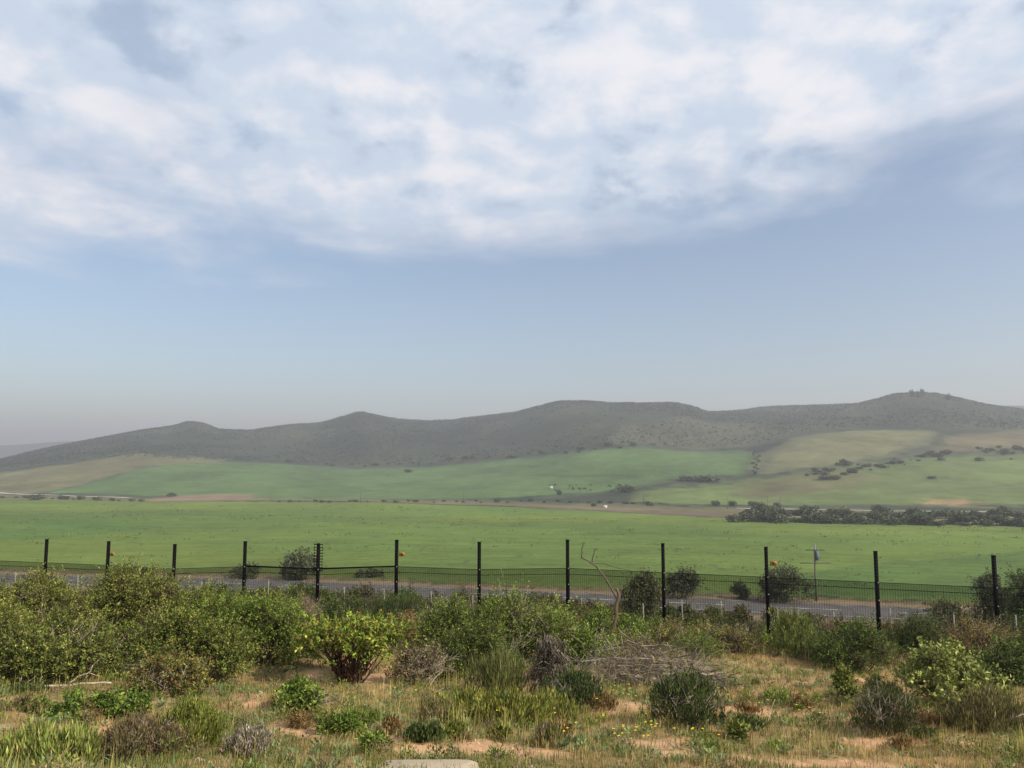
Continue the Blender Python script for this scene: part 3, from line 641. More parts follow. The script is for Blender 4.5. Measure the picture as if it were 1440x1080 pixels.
sticks([([(172, 1069), (210, 1053), (258, 1043)], .012, (.42, .38, .18), 'dry_stalk', 'long straw coloured stalk lying across the brown heath mound'),
        ([(603, 968), (612, 954), (622, 946)], .012, PALE, 'dead_stick', 'pale curved stick before the half dead shrub'),
        ([(606, 979), (624, 969)], .010, PALE, 'dead_stick', 'short pale stick below the curved stick'),
        ([(580, 1006), (592, 995)], .009, PALE, 'dead_stick', 'small pale stick left of the yellow herbs'),
        ([(611, 1012), (622, 1006), (634, 1004)], .016, (.5, .42, .3), 'dead_stick', 'thick pale stick lying on the grass by the yellow herbs'),
        ([(915, 925), (938, 917), (960, 912), (979, 908)], .028, (.42, .36, .24), 'fallen_branch', 'pale yellowish branch rising from the brushwood to the right'),
        ([(886, 948), (900, 925), (914, 908)], .02, (.22, .15, .09), 'fallen_branch', 'dark leaning branch in the brushwood heap'),
        ([(1078, 1025), (1084, 1000), (1090, 985)], .008, PALE, 'dry_stalk', 'bent dry stalk in the grass on the right'),
        ([(890, 885), (899, 872), (903, 862)], .014, PALE, 'dead_stick', 'pale stick poking up right of the dead tree')])
def brush_heap(px, py, wpx, hpx, n, label, seed, mode, logs=()):
    g, w, h = place(px, py, wpx, hpx); t = thing('brushwood_heap', g, label, 'brushwood'); r = rng(seed); s = MB()
    if mode == 'hang':
        a = np.stack([r.normal(.05 * w, .10 * w, n), r.normal(0, .12 * w, n), h * r.uniform(.6, 1.0, n)], 1)
        b = np.stack([r.uniform(-.5 * w, .5 * w, n), r.uniform(-.35, .1, n) * w, h * r.uniform(0, .35, n)], 1)
    else:
        c = np.stack([np.linspace(-.5, .5, n) * w, r.uniform(-.25, .25, n) * w, np.abs(r.normal(.2, .34, n)) * h * (1 - .5 * np.abs(np.linspace(-1, 1, n)))], 1)
        d = norm(r.standard_normal((n, 3)) * np.array([1, .7, .6])) * (r.uniform(.15, .6, n) * h * 1.3)[:, None]; a, b = c - d, c + d
    a[:, 2] = np.maximum(a[:, 2], .02); b[:, 2] = np.maximum(b[:, 2], .01)
    C = pick(r, [(.22, .18, .135), (.15, .12, .09), (.28, .235, .18)], n); m = (a + b) / 2 + r.standard_normal((n, 3)) * .05 * h
    s.cones(a, m + (m - a) * .1, .011, C); s.cones(m, b, .008, C)
    for k in range(2):
        e = m + norm((b - a) + r.standard_normal((n, 3)) * .5) * (r.uniform(.1, .3, n) * h)[:, None]; s.cones(m, e, .005, C)
    s.build('twigs', M_WOOD, t)
    for (ox, oy, oz, dx, dy, dz, rr) in logs:
        mb = MB(); P = np.linspace(0, 1, 6)[:, None] * np.array([dx, dy, dz]) + np.array([ox, oy, oz]) + r.standard_normal((6, 3)) * .015
        mb.tube(P, np.linspace(rr, rr * .75, 6), 7, (.40, .31, .21)); mb.build('log', M_WOOD, t, True)
brush_heap(772, 984, 84, 84, 260, 'hanging heap of brown dead brushwood in front of the middle thicket', 301, 'hang')
brush_heap(905, 962, 170, 70, 430, 'spread heap of dead branches and logs right of the dead tree foot', 302, 'lie', [(-.55, -.2, .22, .5, .1, -.03, .055), (.0, -.3, .15, .7, .1, .05, .05), (.35, -.35, .3, .75, .2, .02, .04), (.1, -.1, .25, .08, -.1, .38, .05)])
brush_heap(985, 965, 70, 44, 160, 'small tangle of reddish dead twigs above the dark upright shrub', 303, 'lie', [(-.4, -.1, .3, .8, .05, -.05, .03)])
brush_heap(795, 895, 80, 36, 130, 'bundle of grey dead branches lying on the middle thicket', 304, 'lie', [(-.5, -.3, .5, .95, -.2, -.25, .03), (-.55, -.2, .6, .8, -.2, -.3, .022)])

# ------------------------------------------------------------------ grass and small herbs
def grass(name, label, n, hgt, wid, pal, seed, ymax, want, tuft=9, lean=.35):
    r = rng(seed); m = n // tuft
    Y = 6.6 + (ymax - 6.6) * r.random(m * 3) ** 1.35; X = r.uniform(-1, 1, m * 3) * (.76 * Y + 1.5)
    p = want(X, Y); k = r.random(m * 3) < p; X, Y = X[k][:m], Y[k][:m]; m = len(X)
    tone = 1 + .25 * r.standard_normal((m, 1)); th_ = hgt * r.uniform(.5, 1.25, m)
    X = np.repeat(X, tuft) + r.normal(0, .05, m * tuft); Y = np.repeat(Y, tuft) + r.normal(0, .05, m * tuft); tone = np.repeat(tone, tuft, 0); H = np.repeat(th_, tuft) * r.uniform(.5, 1.15, m * tuft)
    Z = terrain(X, Y) - .01; N = len(X); a = r.uniform(0, 2 * math.pi, N); ln = lean * np.abs(r.standard_normal(N)) * H
    B = np.stack([X, Y, Z], 1); D = np.stack([np.cos(a), np.sin(a), np.zeros(N)], 1); S = np.stack([-np.sin(a + .9), np.cos(a + .9), np.zeros(N)], 1) * (wid * r.uniform(.6, 1.3, N))[:, None] / 2
    mid = B + D * (ln * .35)[:, None]; mid[:, 2] += H * .58; tip = B + D * ln[:, None]; tip[:, 2] += H * np.clip(1 - .35 * (ln / H) ** 2, .45, 1)
    V = np.stack([B - S, B + S, mid - S * .8, mid + S * .8, tip], 1).reshape(-1, 3); o = (np.arange(N) * 5)[:, None, None]
    T = (np.array([(0, 1, 3), (0, 3, 2), (2, 3, 4)])[None] + o).reshape(-1, 3)
    C = np.clip(np.repeat(pick(r, pal, N) * tone, 5, 0), .004, .8)
    ob = link(name, mesh_np(name, V, T, C), M_GRASS, kind='stuff'); tag(ob, label, 'grass')
def bare(X, Y): return 1 - .96 * sand(X, Y)
pat = lambda X, Y, s, sc: fbm(X / sc, Y / sc, 3, s)
grass('green_grass', 'short green grass growing over the sandy foreground', 120000, .14, .009, [(.17, .19, .045), (.24, .235, .07), (.12, .15, .04), (.21, .22, .085)], 11, 26, lambda X, Y: bare(X, Y) * sstep(pat(X, Y, 21, 1.6), -.16, .14))
grass('dry_grass', 'straw coloured dry grass between the green tufts', 130000, .15, .007, [(.44, .33, .13), (.34, .25, .09), (.50, .39, .18), (.28, .20, .075)], 12, 28, lambda X, Y: bare(X, Y) * sstep(-pat(X, Y, 21, 1.6), -.16, .12))
grass('tall_grass', 'taller yellowish grass stalks among the foreground shrubs', 16000, .42, .006, [(.40, .34, .10), (.30, .30, .08), (.47, .38, .15)], 13, 24, lambda X, Y: bare(X, Y) * sstep(pat(X, Y, 24, 2.2), -.02, .2), tuft=5, lean=.25)
grass('slope_grass', 'rough dry and green grass on the slope below the fence', 30000, .45, .02, [(.22, .18, .09), (.13, .14, .05), (.28, .22, .12), (.09, .11, .04)], 14, 62, lambda X, Y: sstep(Y, 19, 27), tuft=10)
def weeds():
    r = rng(91); m = 5200; Y = 6.6 + 18 * r.random(m) ** 1.3; X = r.uniform(-1, 1, m) * (.76 * Y + 1.5); k = r.random(m) < bare(X, Y) * sstep(pat(X, Y, 29, 1.2), -.1, .15) + .02; X, Y = X[k], Y[k]; m = len(X); q = 9
    B = np.repeat(np.stack([X, Y, terrain(X, Y)], 1), q, 0); a = r.uniform(0, 2 * math.pi, m * q); e = r.uniform(.2, 1.1, m * q)
    D = np.stack([np.cos(a) * np.cos(e), np.sin(a) * np.cos(e), np.sin(e)], 1); B = B + D * r.uniform(0, .08, (m * q, 1)); C = np.repeat(pick(r, [(.13, .185, .07), (.165, .22, .085), (.10, .15, .06), (.20, .235, .11)], m), q, 0)
    mb = MB(); mb.leaves(B, D, np.tile([0, 0, 1.0], (m * q, 1)) + .3 * r.standard_normal((m * q, 3)), r.uniform(.05, .12, m * q), .03, C)
    tag(mb.build('ground_weeds', M_LEAF, kind='stuff'), 'small leafy green weeds creeping over the foreground soil', 'weeds')
    fl = MB()
    for (x, y, n, sp) in [(892, 1046, 7, .2), (945, 1043, 12, .3), (870, 1046, 3, .15), (905, 1020, 4, .5), (1095, 1010, 8, .4), (880, 985, 12, .4), (955, 1005, 10, .3), (800, 1048, 4, .06), (1050, 985, 6, .5), (690, 1008, 22, .5), (640, 1003, 12, .4), (760, 1010, 12, .3)]:
        g = G(x, y)
        for i in range(n):
            p = g + np.array([*r.normal(0, sp, 2), 0]); p[2] = gz(p[0], p[1]) + r.uniform(.12, .3); k = 6; an = np.arange(k) * 2 * math.pi / k
            fl.leaves(np.tile(p, (k, 1)), np.stack([np.cos(an), np.sin(an), .25 + 0 * an], 1), np.tile([0, -.4, 1.0], (k, 1)), .022, .016, np.tile([.75, .55, .03], (k, 1)))
            fl.cones([p - np.array([0, 0, .25])], [p], .003, (.12, .15, .05))
    tag(fl.build('yellow_wildflowers', M_LEAF, kind='stuff'), 'tiny yellow wildflowers scattered in the foreground grass', 'flowers')
    st = MB(); n = 1500; Y = 6.6 + 12 * r.random(n) ** 1.2; X = r.uniform(-1, 1, n) * (.76 * Y + 1); P = np.stack([X, Y, terrain(X, Y) + .015], 1); a = r.uniform(0, 6.28, n); l = r.uniform(.06, .3, n)
    st.cones(P, P + np.stack([np.cos(a) * l, np.sin(a) * l, r.uniform(0, .06, n)], 1), .004, pick(r, GREY + [(.36, .28, .17)], n))
    tag(st.build('twig_litter', M_WOOD, kind='stuff'), 'thin dead twigs littering the foreground soil', 'twigs')
weeds()
def pebbles():
    r = rng(93); m = 1600; Y = 6.8 + 12 * r.random(m) ** 1.3; X = r.uniform(-1, 1, m) * (.74 * Y + 1); c = np.stack([X, Y, terrain(X, Y)], 1); q = r.uniform(.008, .035, m) * (1 + 2 * (r.random(m) < .04))
    O = np.array([(1, 0, 0), (0, 1, 0), (-1, 0, 0), (0, -1, 0), (0, 0, .7), (0, 0, -.7)]); V = c[:, None] + O[None] * q[:, None, None] * r.uniform(.6, 1.3, (m, 6, 1)); T = (np.array([(0, 1, 4), (1, 2, 4), (2, 3, 4), (3, 0, 4), (1, 0, 5), (2, 1, 5), (3, 2, 5), (0, 3, 5)])[None] + (np.arange(m) * 6)[:, None, None]).reshape(-1, 3)
    mb = MB(); mb.add(V.reshape(-1, 3), T, np.repeat(pick(r, [(.34, .22, .13), (.26, .18, .12), (.42, .32, .22)], m), 6, 0)); tag(mb.build('soil_clods', M_MATTE, kind='stuff'), 'small clods and pebbles scattered on the orange soil', 'clods')
pebbles()
def tufts():
    r = rng(92); f = MB(); m = 520; Y = 7 + 17 * r.random(m) ** 1.1; X = r.uniform(-1, 1, m) * (.74 * Y + 1); k = r.random(m) < bare(X, Y); X, Y = X[k], Y[k]; m = len(X); q = 130
    R_ = r.uniform(.08, .26, m); H = R_ * r.uniform(.8, 1.5, m); Z = terrain(X, Y); kind = r.integers(0, 4, m); pals = [OLIVE, GREEN, BROWN + OLIVE[3:], [(.17, .18, .07), (.22, .20, .10), (.13, .14, .05)]]
    d = norm(r.standard_normal((m, q, 3)) + [0, 0, .5]); d[..., 2] = np.abs(d[..., 2]); u = r.uniform(.4, 1.05, (m, q))
    P = np.stack([X, Y, Z], 1)[:, None] + d * u[..., None] * np.stack([R_, R_, H], 1)[:, None]
    C = np.concatenate([pick(r, pals[kk], q) * (1 + .2 * r.standard_normal()) for kk in kind])
    f.leaves(P.reshape(-1, 3), (d * .7 + [0, 0, .5] + .5 * r.standard_normal(d.shape)).reshape(-1, 3), r.standard_normal((m * q, 3)) + [0, 0, .6], r.uniform(.03, .08, m * q), .016, np.clip(C, .004, .7))
    tag(f.build('low_tufts', M_LEAF, kind='stuff'), 'low mixed green and dry tufts covering the foreground', 'tufts')
tufts()
def slab():
    g = G(604, 1082); o = np.array([g[0], g[1] - .5, g[2] - .0]); t = MB(); r = rng(3)
    n = 18; an = np.arange(n) * 2 * math.pi / n; ex = np.sign(np.cos(an)) * np.abs(np.cos(an)) ** .35 * .62 + r.normal(0, .008, n); ey = np.sign(np.sin(an)) * np.abs(np.sin(an)) ** .35 * .5 + r.normal(0, .008, n)
    lo = np.stack([ex, ey, np.full(n, -.2)], 1); hi = np.stack([ex, ey, np.full(n, .09)], 1); tp = np.stack([ex * .965, ey * .96, np.full(n, .11)], 1)
    V = np.concatenate([lo, hi, tp, [[0, 0, .112]]]); T = []
    for i in range(n):
        j = (i + 1) % n
        for b in (0, n): T += [(b + i, b + j, b + n + j), (b + i, b + n + j, b + n + i)]
        T.append((2 * n + i, 2 * n + j, 3 * n))
    t.add(V, T, (.40, .32, .22)); ob = t.build('concrete_slab', M_MATTE); ob.location = tuple(o); tag(ob, 'pale concrete slab just showing at the bottom edge', 'slab')
slab()

# ------------------------------------------------------------------ security fence
BLACK = (.003, .003, .003)
BOLT = MB(); BOLT.box((0, 0, 0), (.03, .02, .03), (.35, .35, .34)); BOLT = BOLT.mesh('bolt'); BOLT.materials.append(M_METAL)
def fence():
    a, b, Z1 = 3.192, -.832, 33.15; X1 = -.6056 * 33.15 * .995
    tops = [759, 762, 766, 762, 765, 760, 763, 760, 765, 770, 776, 782]; xs = [66, 153, 246, 345, 448, 558, 674, 798, 932, 1077, 1231, 1397]
    pos = []
    for i in range(-2, 14):
        Y = Z1 + b * i
        if 0 <= i < 12: X = ray(xs[i], tops[i])[0] * Y; zt = ray(xs[i], tops[i])[1] * Y
        else: X = X1 + a * i; zt = pos[-1][2] if i > 11 else ray(66, 759)[1] * Z1
        pos.append((X, Y, zt))
    P = np.array(pos); base = np.array([min(gz(x, y), z - 2.75) for x, y, z in pos])
    t = thing('security_fence', (P[8][0], P[8][1], base[8]), 'black steel mesh security fence running across the slope', 'fence'); o = np.array([P[8][0], P[8][1], base[8]])
    rz = math.atan2(b, a)
    for i, (x, y, zt) in enumerate(pos):
        mb = MB(); zb = base[i] - .3; mb.box((x - o[0], y - o[1], (zt + zb) / 2 - o[2]), (.11, .08, zt - zb), BLACK, rz); mb.box((x - o[0], y - o[1], zt + .012 - o[2]), (.122, .092, .025), BLACK, rz)
        po = mb.build('post', M_METAL, t)
        for k in range(4):
            bt = bpy.data.objects.new('bolt', BOLT); COL.objects.link(bt); bt.parent = po; bt.location = (x - o[0] + .02, y - o[1] - .05, zt - .95 - .55 * k - o[2]); bt.rotation_euler = (0, 0, rz)
        if i == 6:
            for k in range(10):
                br = MB(); z = zt - .02 - k * .108 - o[2]
                br.box((x - o[0], y - o[1], z), (.36, .03, .025), BLACK, rz)
                for s in (-1, 1): br.tube([(x - o[0] + s * .17 * math.cos(rz), y - o[1] + s * .17 * math.sin(rz), z - .03), (x - o[0] + s * .17 * math.cos(rz), y - o[1] + s * .17 * math.sin(rz), z + .03)], .018, 6, BLACK)
                br.build('insulator_bracket', M_METAL, po)
    for i in range(len(pos) - 1):
        A, B = P[i], P[i + 1]; za, zb = A[2] - .95, B[2] - .95; mb = MB(); L = np.linalg.norm((B - A)[:2]); d = (B - A)[:2] / L; nrm = np.array([d[1], -d[0]])
        h = 2.02
        def pt(s, v, off=0.0):       # s along 0..1, v down from the top
            return np.array([A[0] + (B[0] - A[0]) * s + nrm[0] * off - o[0], A[1] + (B[1] - A[1]) * s + nrm[1] * off - o[1], za + (zb - za) * s - v - o[2]])
        nv = 43; w = .0046
        def wires(Q0, Q1, wx, wz):
            n = len(Q0); S = np.array([*d, 0]); U = np.array([0, 0, 1.0]); Nn = np.array([*nrm, 0])
            if wx: c = [S * wx, Nn * wx, -S * wx, -Nn * wx]
            else: c = [U * wz, Nn * wz, -U * wz, -Nn * wz]
            V = np.stack([Q0 + k for k in c] + [Q1 + k for k in c], 1).reshape(-1, 3); oo = (np.arange(n) * 8)[:, None, None]
            T = (np.array([(j, (j + 1) % 4, 4 + (j + 1) % 4) for j in range(4)] + [(j, 4 + (j + 1) % 4, 4 + j) for j in range(4)])[None] + oo).reshape(-1, 3); mb.add(V, T, BLACK)
        ss = np.linspace(.02, .98, nv); wires(np.array([pt(s, 0) for s in ss]), np.array([pt(s, h) for s in ss]), w * .6, 0)
        vv = np.arange(0, h, .0127); wires(np.array([pt(.02, v) for v in vv]), np.array([pt(.98, v) for v in vv]), 0, w * .6)
        for v in (.0, .20): wires(np.array([pt(.0, v, .02)]), np.array([pt(1., v, .02)]), 0, .008)
        mb.build('mesh_panel', M_METAL, t, kind='stuff')
        mb = MB()
        for k in range(8): p0, p1 = pt(0, -.12 - .1 * k, .05), pt(1, -.12 - .1 * k, .05); mb.tube([p0, (p0 + p1) / 2 - np.array([0, 0, .01]), p1], .0016, 4, (.12, .12, .12), False)
        mb.build('electric_wires', M_METAL, t, kind='stuff')
        if i in (5, 6): mb = MB(); mb.tube([pt(0, -.02 - .0, -.06), pt(1, -.0, -.06)], .028, 8, BLACK); mb.build('rail', M_METAL, t)
    for i, lab in ((3, 'faded yellow warning plate on the second fence post from the left'), (7, 'yellow warning plate on the sixth fence post from the left'), (11, 'orange yellow warning plate on the tenth fence post from the left')):
        x, y, zt = pos[i]; mb = MB(); cr, sr = math.cos(rz), math.sin(rz)
        mb.box((0, 0, 0), (.22, .012, .14), (.42, .22, .035), rz); s = thing('warning_sign', (x + .21 * cr, y + .21 * sr - .02, zt - .50), lab, 'sign', 'warning signs on the fence'); mb.build('plate', M_METAL, s)
        mb = MB(); mb.box((0, -.008, .0), (.07, .004, .11), (.10, .06, .02), rz); mb.box((.07 * cr, .07 * sr - .008, .0), (.05, .004, .06), (.32, .16, .03), rz); mb.build('symbol', M_METAL, s)
fence()
def wire_fence():
    xs = [20, 107, 185, 281, 377, 430, 484, 540, 606, 665, 735, 818, 905, 960, 1016, 1093, 1172, 1253, 1340, 1428]; pts = []
    for i, x in enumerate(xs):
        u = ray(x, 850)[0]; Y = 39.5 / (1 + .26 * u); X = u * Y; pts.append((X, Y, gz(X, Y)))
    P = np.array(pts); o = P[10]; t = thing('wire_fence', o, 'old farm wire fence with thin pale posts between security fence and road', 'fence'); r = rng(5)
    for p in P:
        mb = MB(); q = p - o; lx, ly = r.normal(0, .03, 2); h = r.uniform(1.2, 1.5)
        mb.tube([q - [0, 0, .3], q + [lx, ly, h]], [.032, .028], 6, (.42, .38, .31)); mb.build('post', M_MATTE, t)
    for k in range(4):
        mb = MB(); mb.tube(P - o + [0, 0, .3 + .28 * k], .0013, 3, (.3, .3, .3), False); mb.build('wire', M_METAL, t)
wire_fence()

# ------------------------------------------------------------------ bushes between fence and field
def midbush(px, py, wpx, hpx, name, label, pal, Y=None, cat='bush', **kw):
    SEED[0] += 1
    if Y is None: g = G(px, py)
    else: a, b = ray(px, py); g = np.array([a * Y, Y, gz(a * Y, Y)])
    w, h = wpx * g[1] / F, hpx * g[1] / F; n = int(2.6 * wpx * hpx); L = 2.7 * g[1] / F
    f, s = leafy(SEED[0], w, w * .85, h, n, L, L * .6, pal, **({'lobes': 11, 'lobe_r': .28, 'low': .1, 'lpt': 10} | kw)); t = thing(name, g, label, cat)
    f.build('foliage', M_LEAF, t, kind='stuff'); s.build('stems', M_WOOD, t); return t
MID = [(.10, .115, .05), (.13, .14, .062), (.075, .09, .04)]; WIL = [(.16, .17, .07), (.20, .20, .09), (.12, .135, .06)]
midbush(1106, 847, 84, 52, 'roadside_bush', 'wide grey green bush across the road behind the tenth fence post', MID)
midbush(966, 842, 56, 44, 'roadside_bush', 'rounded bush across the road right of the ninth fence post', MID)
midbush(1040, 842, 30, 24, 'roadside_bush', 'small bush across the road left of the tenth fence post', MID)
midbush(425, 815, 56, 46, 'roadside_bush', 'dark bush across the road left of the bracketed fence post', MID)
midbush(345, 813, 50, 20, 'roadside_bush', 'low dark bush across the road behind the fourth fence post', MID)
midbush(190, 812, 52, 18, 'roadside_bush', 'low dark bush across the road right of the second fence post', MID)
midbush(520, 812, 40, 12, 'roadside_bush', 'very low scrubby bush across the road left of the sixth fence post', MID)
midbush(905, 872, 66, 70, 'willowy_shrub', 'loose olive shrub on this side of the road behind the dead tree', WIL, Y=45, shoots=.2)
midbush(1332, 880, 66, 48, 'willowy_shrub', 'loose olive shrub on this side of the road left of the last fence post', WIL, Y=48, shoots=.2)
midbush(1398, 880, 70, 92, 'roadside_tree', 'tall dark bush behind the last fence post', MID, Y=60)
midbush(1452, 890, 90, 92, 'roadside_tree', 'dark bushy tree at the right picture edge', DARK, Y=52)
midbush(975, 878, 40, 22, 'slope_bush', 'dark low bush on the slope right of the ninth fence post', DARK + RUSSET[1:2], Y=34)
midbush(1190, 878, 60, 18, 'slope_bush', 'dry brown bush on the slope left of the eleventh fence post', RUSSET + WIL, Y=36)
midbush(1255, 872, 40, 26, 'slope_bush', 'small green bush on the slope right of the eleventh fence post', GREEN, Y=36)
midbush(620, 838, 90, 26, 'slope_bush', 'straw coloured brush on the slope right of the sixth fence post', BROWN + WIL, Y=40)
midbush(745, 850, 70, 24, 'slope_bush', 'olive brush on the slope left of the eighth fence post', WIL, Y=38)

for i in range(26):                                    # brush on the slope hiding the near road edge
    x = 300 + 860 * (i + rf.random()) / 26; Y = rf.uniform(40, 62); top = np.interp(x, [300, 640, 860, 1160], [824, 829, 846, 862]) + rf.uniform(-5, 5); a_, b_ = ray(x, top); h_ = max((b_ * Y - gz(a_ * Y, Y)) * F / Y, 10)
    nm = ['straw coloured', 'olive', 'brownish', 'green'][rf.integers(0, 4)]
    midbush(x, top + h_, rf.uniform(30, 80), h_, 'slope_shrub', nm + ' scrub behind the fence, ' + by_post(x).replace('below and ', '').replace('straight below', 'at'), {'straw coloured': BROWN + WIL, 'olive': WIL, 'brownish': RUSSET + WIL, 'green': GREEN + WIL}[nm], Y=Y, shoots=.2, lobes=8)['group'] = 'scrub on the slope behind the fence'
# ------------------------------------------------------------------ utility poles
def pole(px, py, hpx, label, arms, near=False, group=None):
    g = G(px, py); s = g[1] / F; h = hpx * s; t = thing('utility_pole', g, label, 'utility pole', group); mb = MB(); r0 = .13 if near else .16
    mb.tube([(0, 0, -.5), (0, 0, h)], [r0, r0 * .7], 7, (.13, .11, .09)); mb.build('pole', M_WOOD, t, True)
    for (z, w) in arms:
        mb = MB(); mb.box((0, -.12, h * z), (w, .08, .09), (.09, .08, .07)); a = mb.build('crossarm', M_WOOD, t)
        for k in range(4):
            ib = MB(); x = (-.46 + .92 * k / 3) * w; ib.tube([(x, -.12, h * z + .05), (x, -.12, h * z + .15), (x, -.12, h * z + .22)], [.02, .04, .02], 6, (.3, .3, .3)); ib.build('insulator', M_METAL, a)
    return t, g, h
t, g, h = pole(1148, 845, 71, 'wooden utility pole with crossarms across the road right of the tenth fence post', [(.97, 2.2), (.72, 3.6)], True)
mb = MB(); mb.box((.28, -.05, h * .86), (.34, .3, 1.1), (.12, .14, .17)); mb.build('transformer', M_METAL, t)
mb = MB(); mb.tube([(.14, .1, h * .7), (.14, .1, h * 1.09)], .06, 6, (.2, .22, .25)); mb.build('lightning_rod', M_METAL, t)
for x, y, hp, lab in [(652, 706, 19, 'middle'), (507, 707, 16, 'far left'), (815, 706, 15, 'near the white speck'), (905, 707, 16, 'by the brown strip'), (1023, 716, 18, 'left of the shrub row'), (1080, 717, 20, 'in the shrub row'), (1098, 717, 18, 'right in the shrub row'), (381, 706, 12, 'by the pink soil')]:
    pole(x, y, hp, 'thin distant utility pole on the valley floor, ' + lab, [(.95, 1.6)], group='utility poles along the valley road')

# ------------------------------------------------------------------ distant shrubs, trees, scrub
def blob_mesh(seed, n=620, flat=.8):
    """unit far bush: ragged clump of leaf tufts, 1 wide, flat high, base at the origin"""
    r = rng(seed); mb = MB(); k = 7; c = np.stack([r.uniform(-.3, .3, k), r.uniform(-.3, .3, k), r.uniform(.2, .62, k) * flat], 1); R = r.uniform(.16, .26, k)
    li = r.integers(0, k, n); d = norm(r.standard_normal((n, 3)) + [0, 0, .2]); P = c[li] + d * (R[li] * r.uniform(.5, 1.05, n))[:, None]; P[:, 2] = np.maximum(P[:, 2], .0)
    mb.leaves(P, d + r.standard_normal((n, 3)) * .8, r.standard_normal((n, 3)) + d, .11, .08, pick(r, [(.09, .108, .053), (.12, .135, .065), (.07, .088, .045)], n, .3)); return mb
FARM = [blob_mesh(700 + i).mesh('far_bush_foliage') for i in range(5)]
for m_ in FARM: m_.materials.append(M_FAR)
TRK = MB(); TRK.tube([(0, 0, -.1), (0, .01, .5)], [.05, .03], 5, (.09, .07, .055)); TRK = TRK.mesh('far_trunk'); TRK.materials.append(M_WOOD)
def farbush(g, w, h, k, name, label, cat='bush', group=None, trunk=True):
    t = thing(name, g, label, cat, group); o = bpy.data.objects.new('crown', FARM[k % 5]); COL.objects.link(o); o.parent = t; o.scale = (w, w, h / .8); o.rotation_euler = (0, 0, k * 1.3)
    if trunk: s = bpy.data.objects.new('trunk', TRK); COL.objects.link(s); s.parent = t; s.scale = (w, w, h)
def far(px, py, wpx, hpx, k, name, label, **kw):
    g = G(px, py); s = g[1] / F; farbush(g, wpx * s, hpx * s, k, name, label, **kw)
for i, (x, y, w, h, lab) in enumerate([(50, 703, 20, 10, 'grey bush by the gravel road at the far left'), (241, 698, 16, 6, 'low bush above the pink soil strip'), (879, 692, 27, 13, 'wide spreading lone tree on the green slope'), (787, 696, 9, 8, 'small lone bush left of the spreading tree'),
        (967, 676, 26, 8, 'left dark bush of the clump on the upper green slope'), (995, 677, 34, 11, 'right dark bush of the clump on the upper green slope'), (915, 711, 16, 7, 'bush at the head of the brown strip'), (1006, 711, 13, 9, 'bush left of the valley poles'), (1031, 712, 14, 9, 'bush just right of the valley pole'), (1058, 712, 14, 8, 'bush between the valley poles'), (1093, 713, 12, 9, 'upright bush beside the right valley pole'), (1245, 722, 30, 14, 'round dark bush rising above the river bushes'), (1165, 674, 36, 7, 'long low bush on the right green slope'),
        (575, 664, 14, 5, 'small bush under the dark hill'), (1310, 673, 14, 4, 'tiny bush high on the right green slope'), (835, 712, 9, 6, 'dark bush beside the white hut')]):
    far(x, y, w, h, i, 'distant_tree' if 'tree' in lab else 'distant_bush', lab)
for i, (x, y, w, h, lab) in enumerate([(1282, 557, 7, 9, 'leftmost tree on the summit of the right hill'), (1291, 557, 6, 6, 'small middle tree on the summit of the right hill'), (1297, 557, 6, 9, 'right one of the three summit trees'), (1334, 562, 8, 9, 'lone tree right of the summit of the right hill')]):
    far(x, y + 1, w * 1.05, h + 3.5, i + 2, 'summit_tree', lab, cat='tree')
r = rng(44)
def row(n, fn, name, label, group, smin, smax, ar=.55):
    for i in range(n):
        x, y = fn(i); w = smin + (smax - smin) * r.random() ** 1.5; far(x, y, w, w * ar * r.uniform(.7, 1.2), i, name, label, group=group, trunk=False)
row(40, lambda i: (1030 + 430 * ((i + r.random()) / 40), 733 + (430 * i / 40) * .016 - r.uniform(0, 3) + 2), 'river_bush', 'dark bush in the front of the dense river belt', 'bushes of the river belt', 15, 40, .55)
row(44, lambda i: (1040 + 430 * ((i + r.random()) / 44), 726 + 430 * i / 44 * .014 - r.uniform(0, 3)), 'river_bush', 'dark bush in the rear of the dense river belt', 'bushes of the river belt', 14, 36, .6)
row(34, lambda i: (380 + 560 * ((i + r.random()) / 34), 706 + max(0, (560 * i / 34 - 380)) * .02 + r.uniform(-1, 1)), 'hedge_shrub', 'small dark shrub in the broken row along the valley track', 'shrub row along the valley track', 4, 11, .5)
row(16, lambda i: (0 + 200 * ((i + r.random()) / 16), 700 + i * .35), 'hedge_shrub', 'small grey shrub beside the pale gravel road', 'shrubs along the gravel road', 6, 13, .5)
row(26, lambda i: (770 + 110 * r.random(), 684 + r.uniform(-2, 7)), 'pasture_shrub', 'tiny dark shrub dotted on the pasture by the spreading tree', 'shrubs dotted over the pasture', 2.5, 5, .6)
row(40, lambda i: (1130 + 210 * ((i + r.random()) / 40), 667 - 28 * (i / 40) + r.normal(0, 4)), 'gully_bush', 'grey green bush in the gully behind the right green slope', 'bushes in the gully', 4, 19, .5)
row(22, lambda i: (1375 + 80 * ((i + r.random()) / 22), 638 - 8 * (i / 22) + r.normal(0, 4)), 'slope_bush', 'grey bush on the brown slope at the right edge', 'bushes on the right slope', 4, 15, .5)
row(22, lambda i: (1062 + r.uniform(-3, 6), 636 + 1.5 * i), 'boundary_shrub', 'small shrub on the boundary of green field and dry meadow', 'field boundary shrubs', 3, 6, .6)
row(30, lambda i: (400 + 500 * ((i + r.random()) / 30), np.interp(400 + 500 * i / 30, XS, TB) + r.uniform(-4, 1)), 'hill_foot_bush', 'grey bush along the foot of the dark hill', 'bushes along the hill foot', 5, 17, .45)
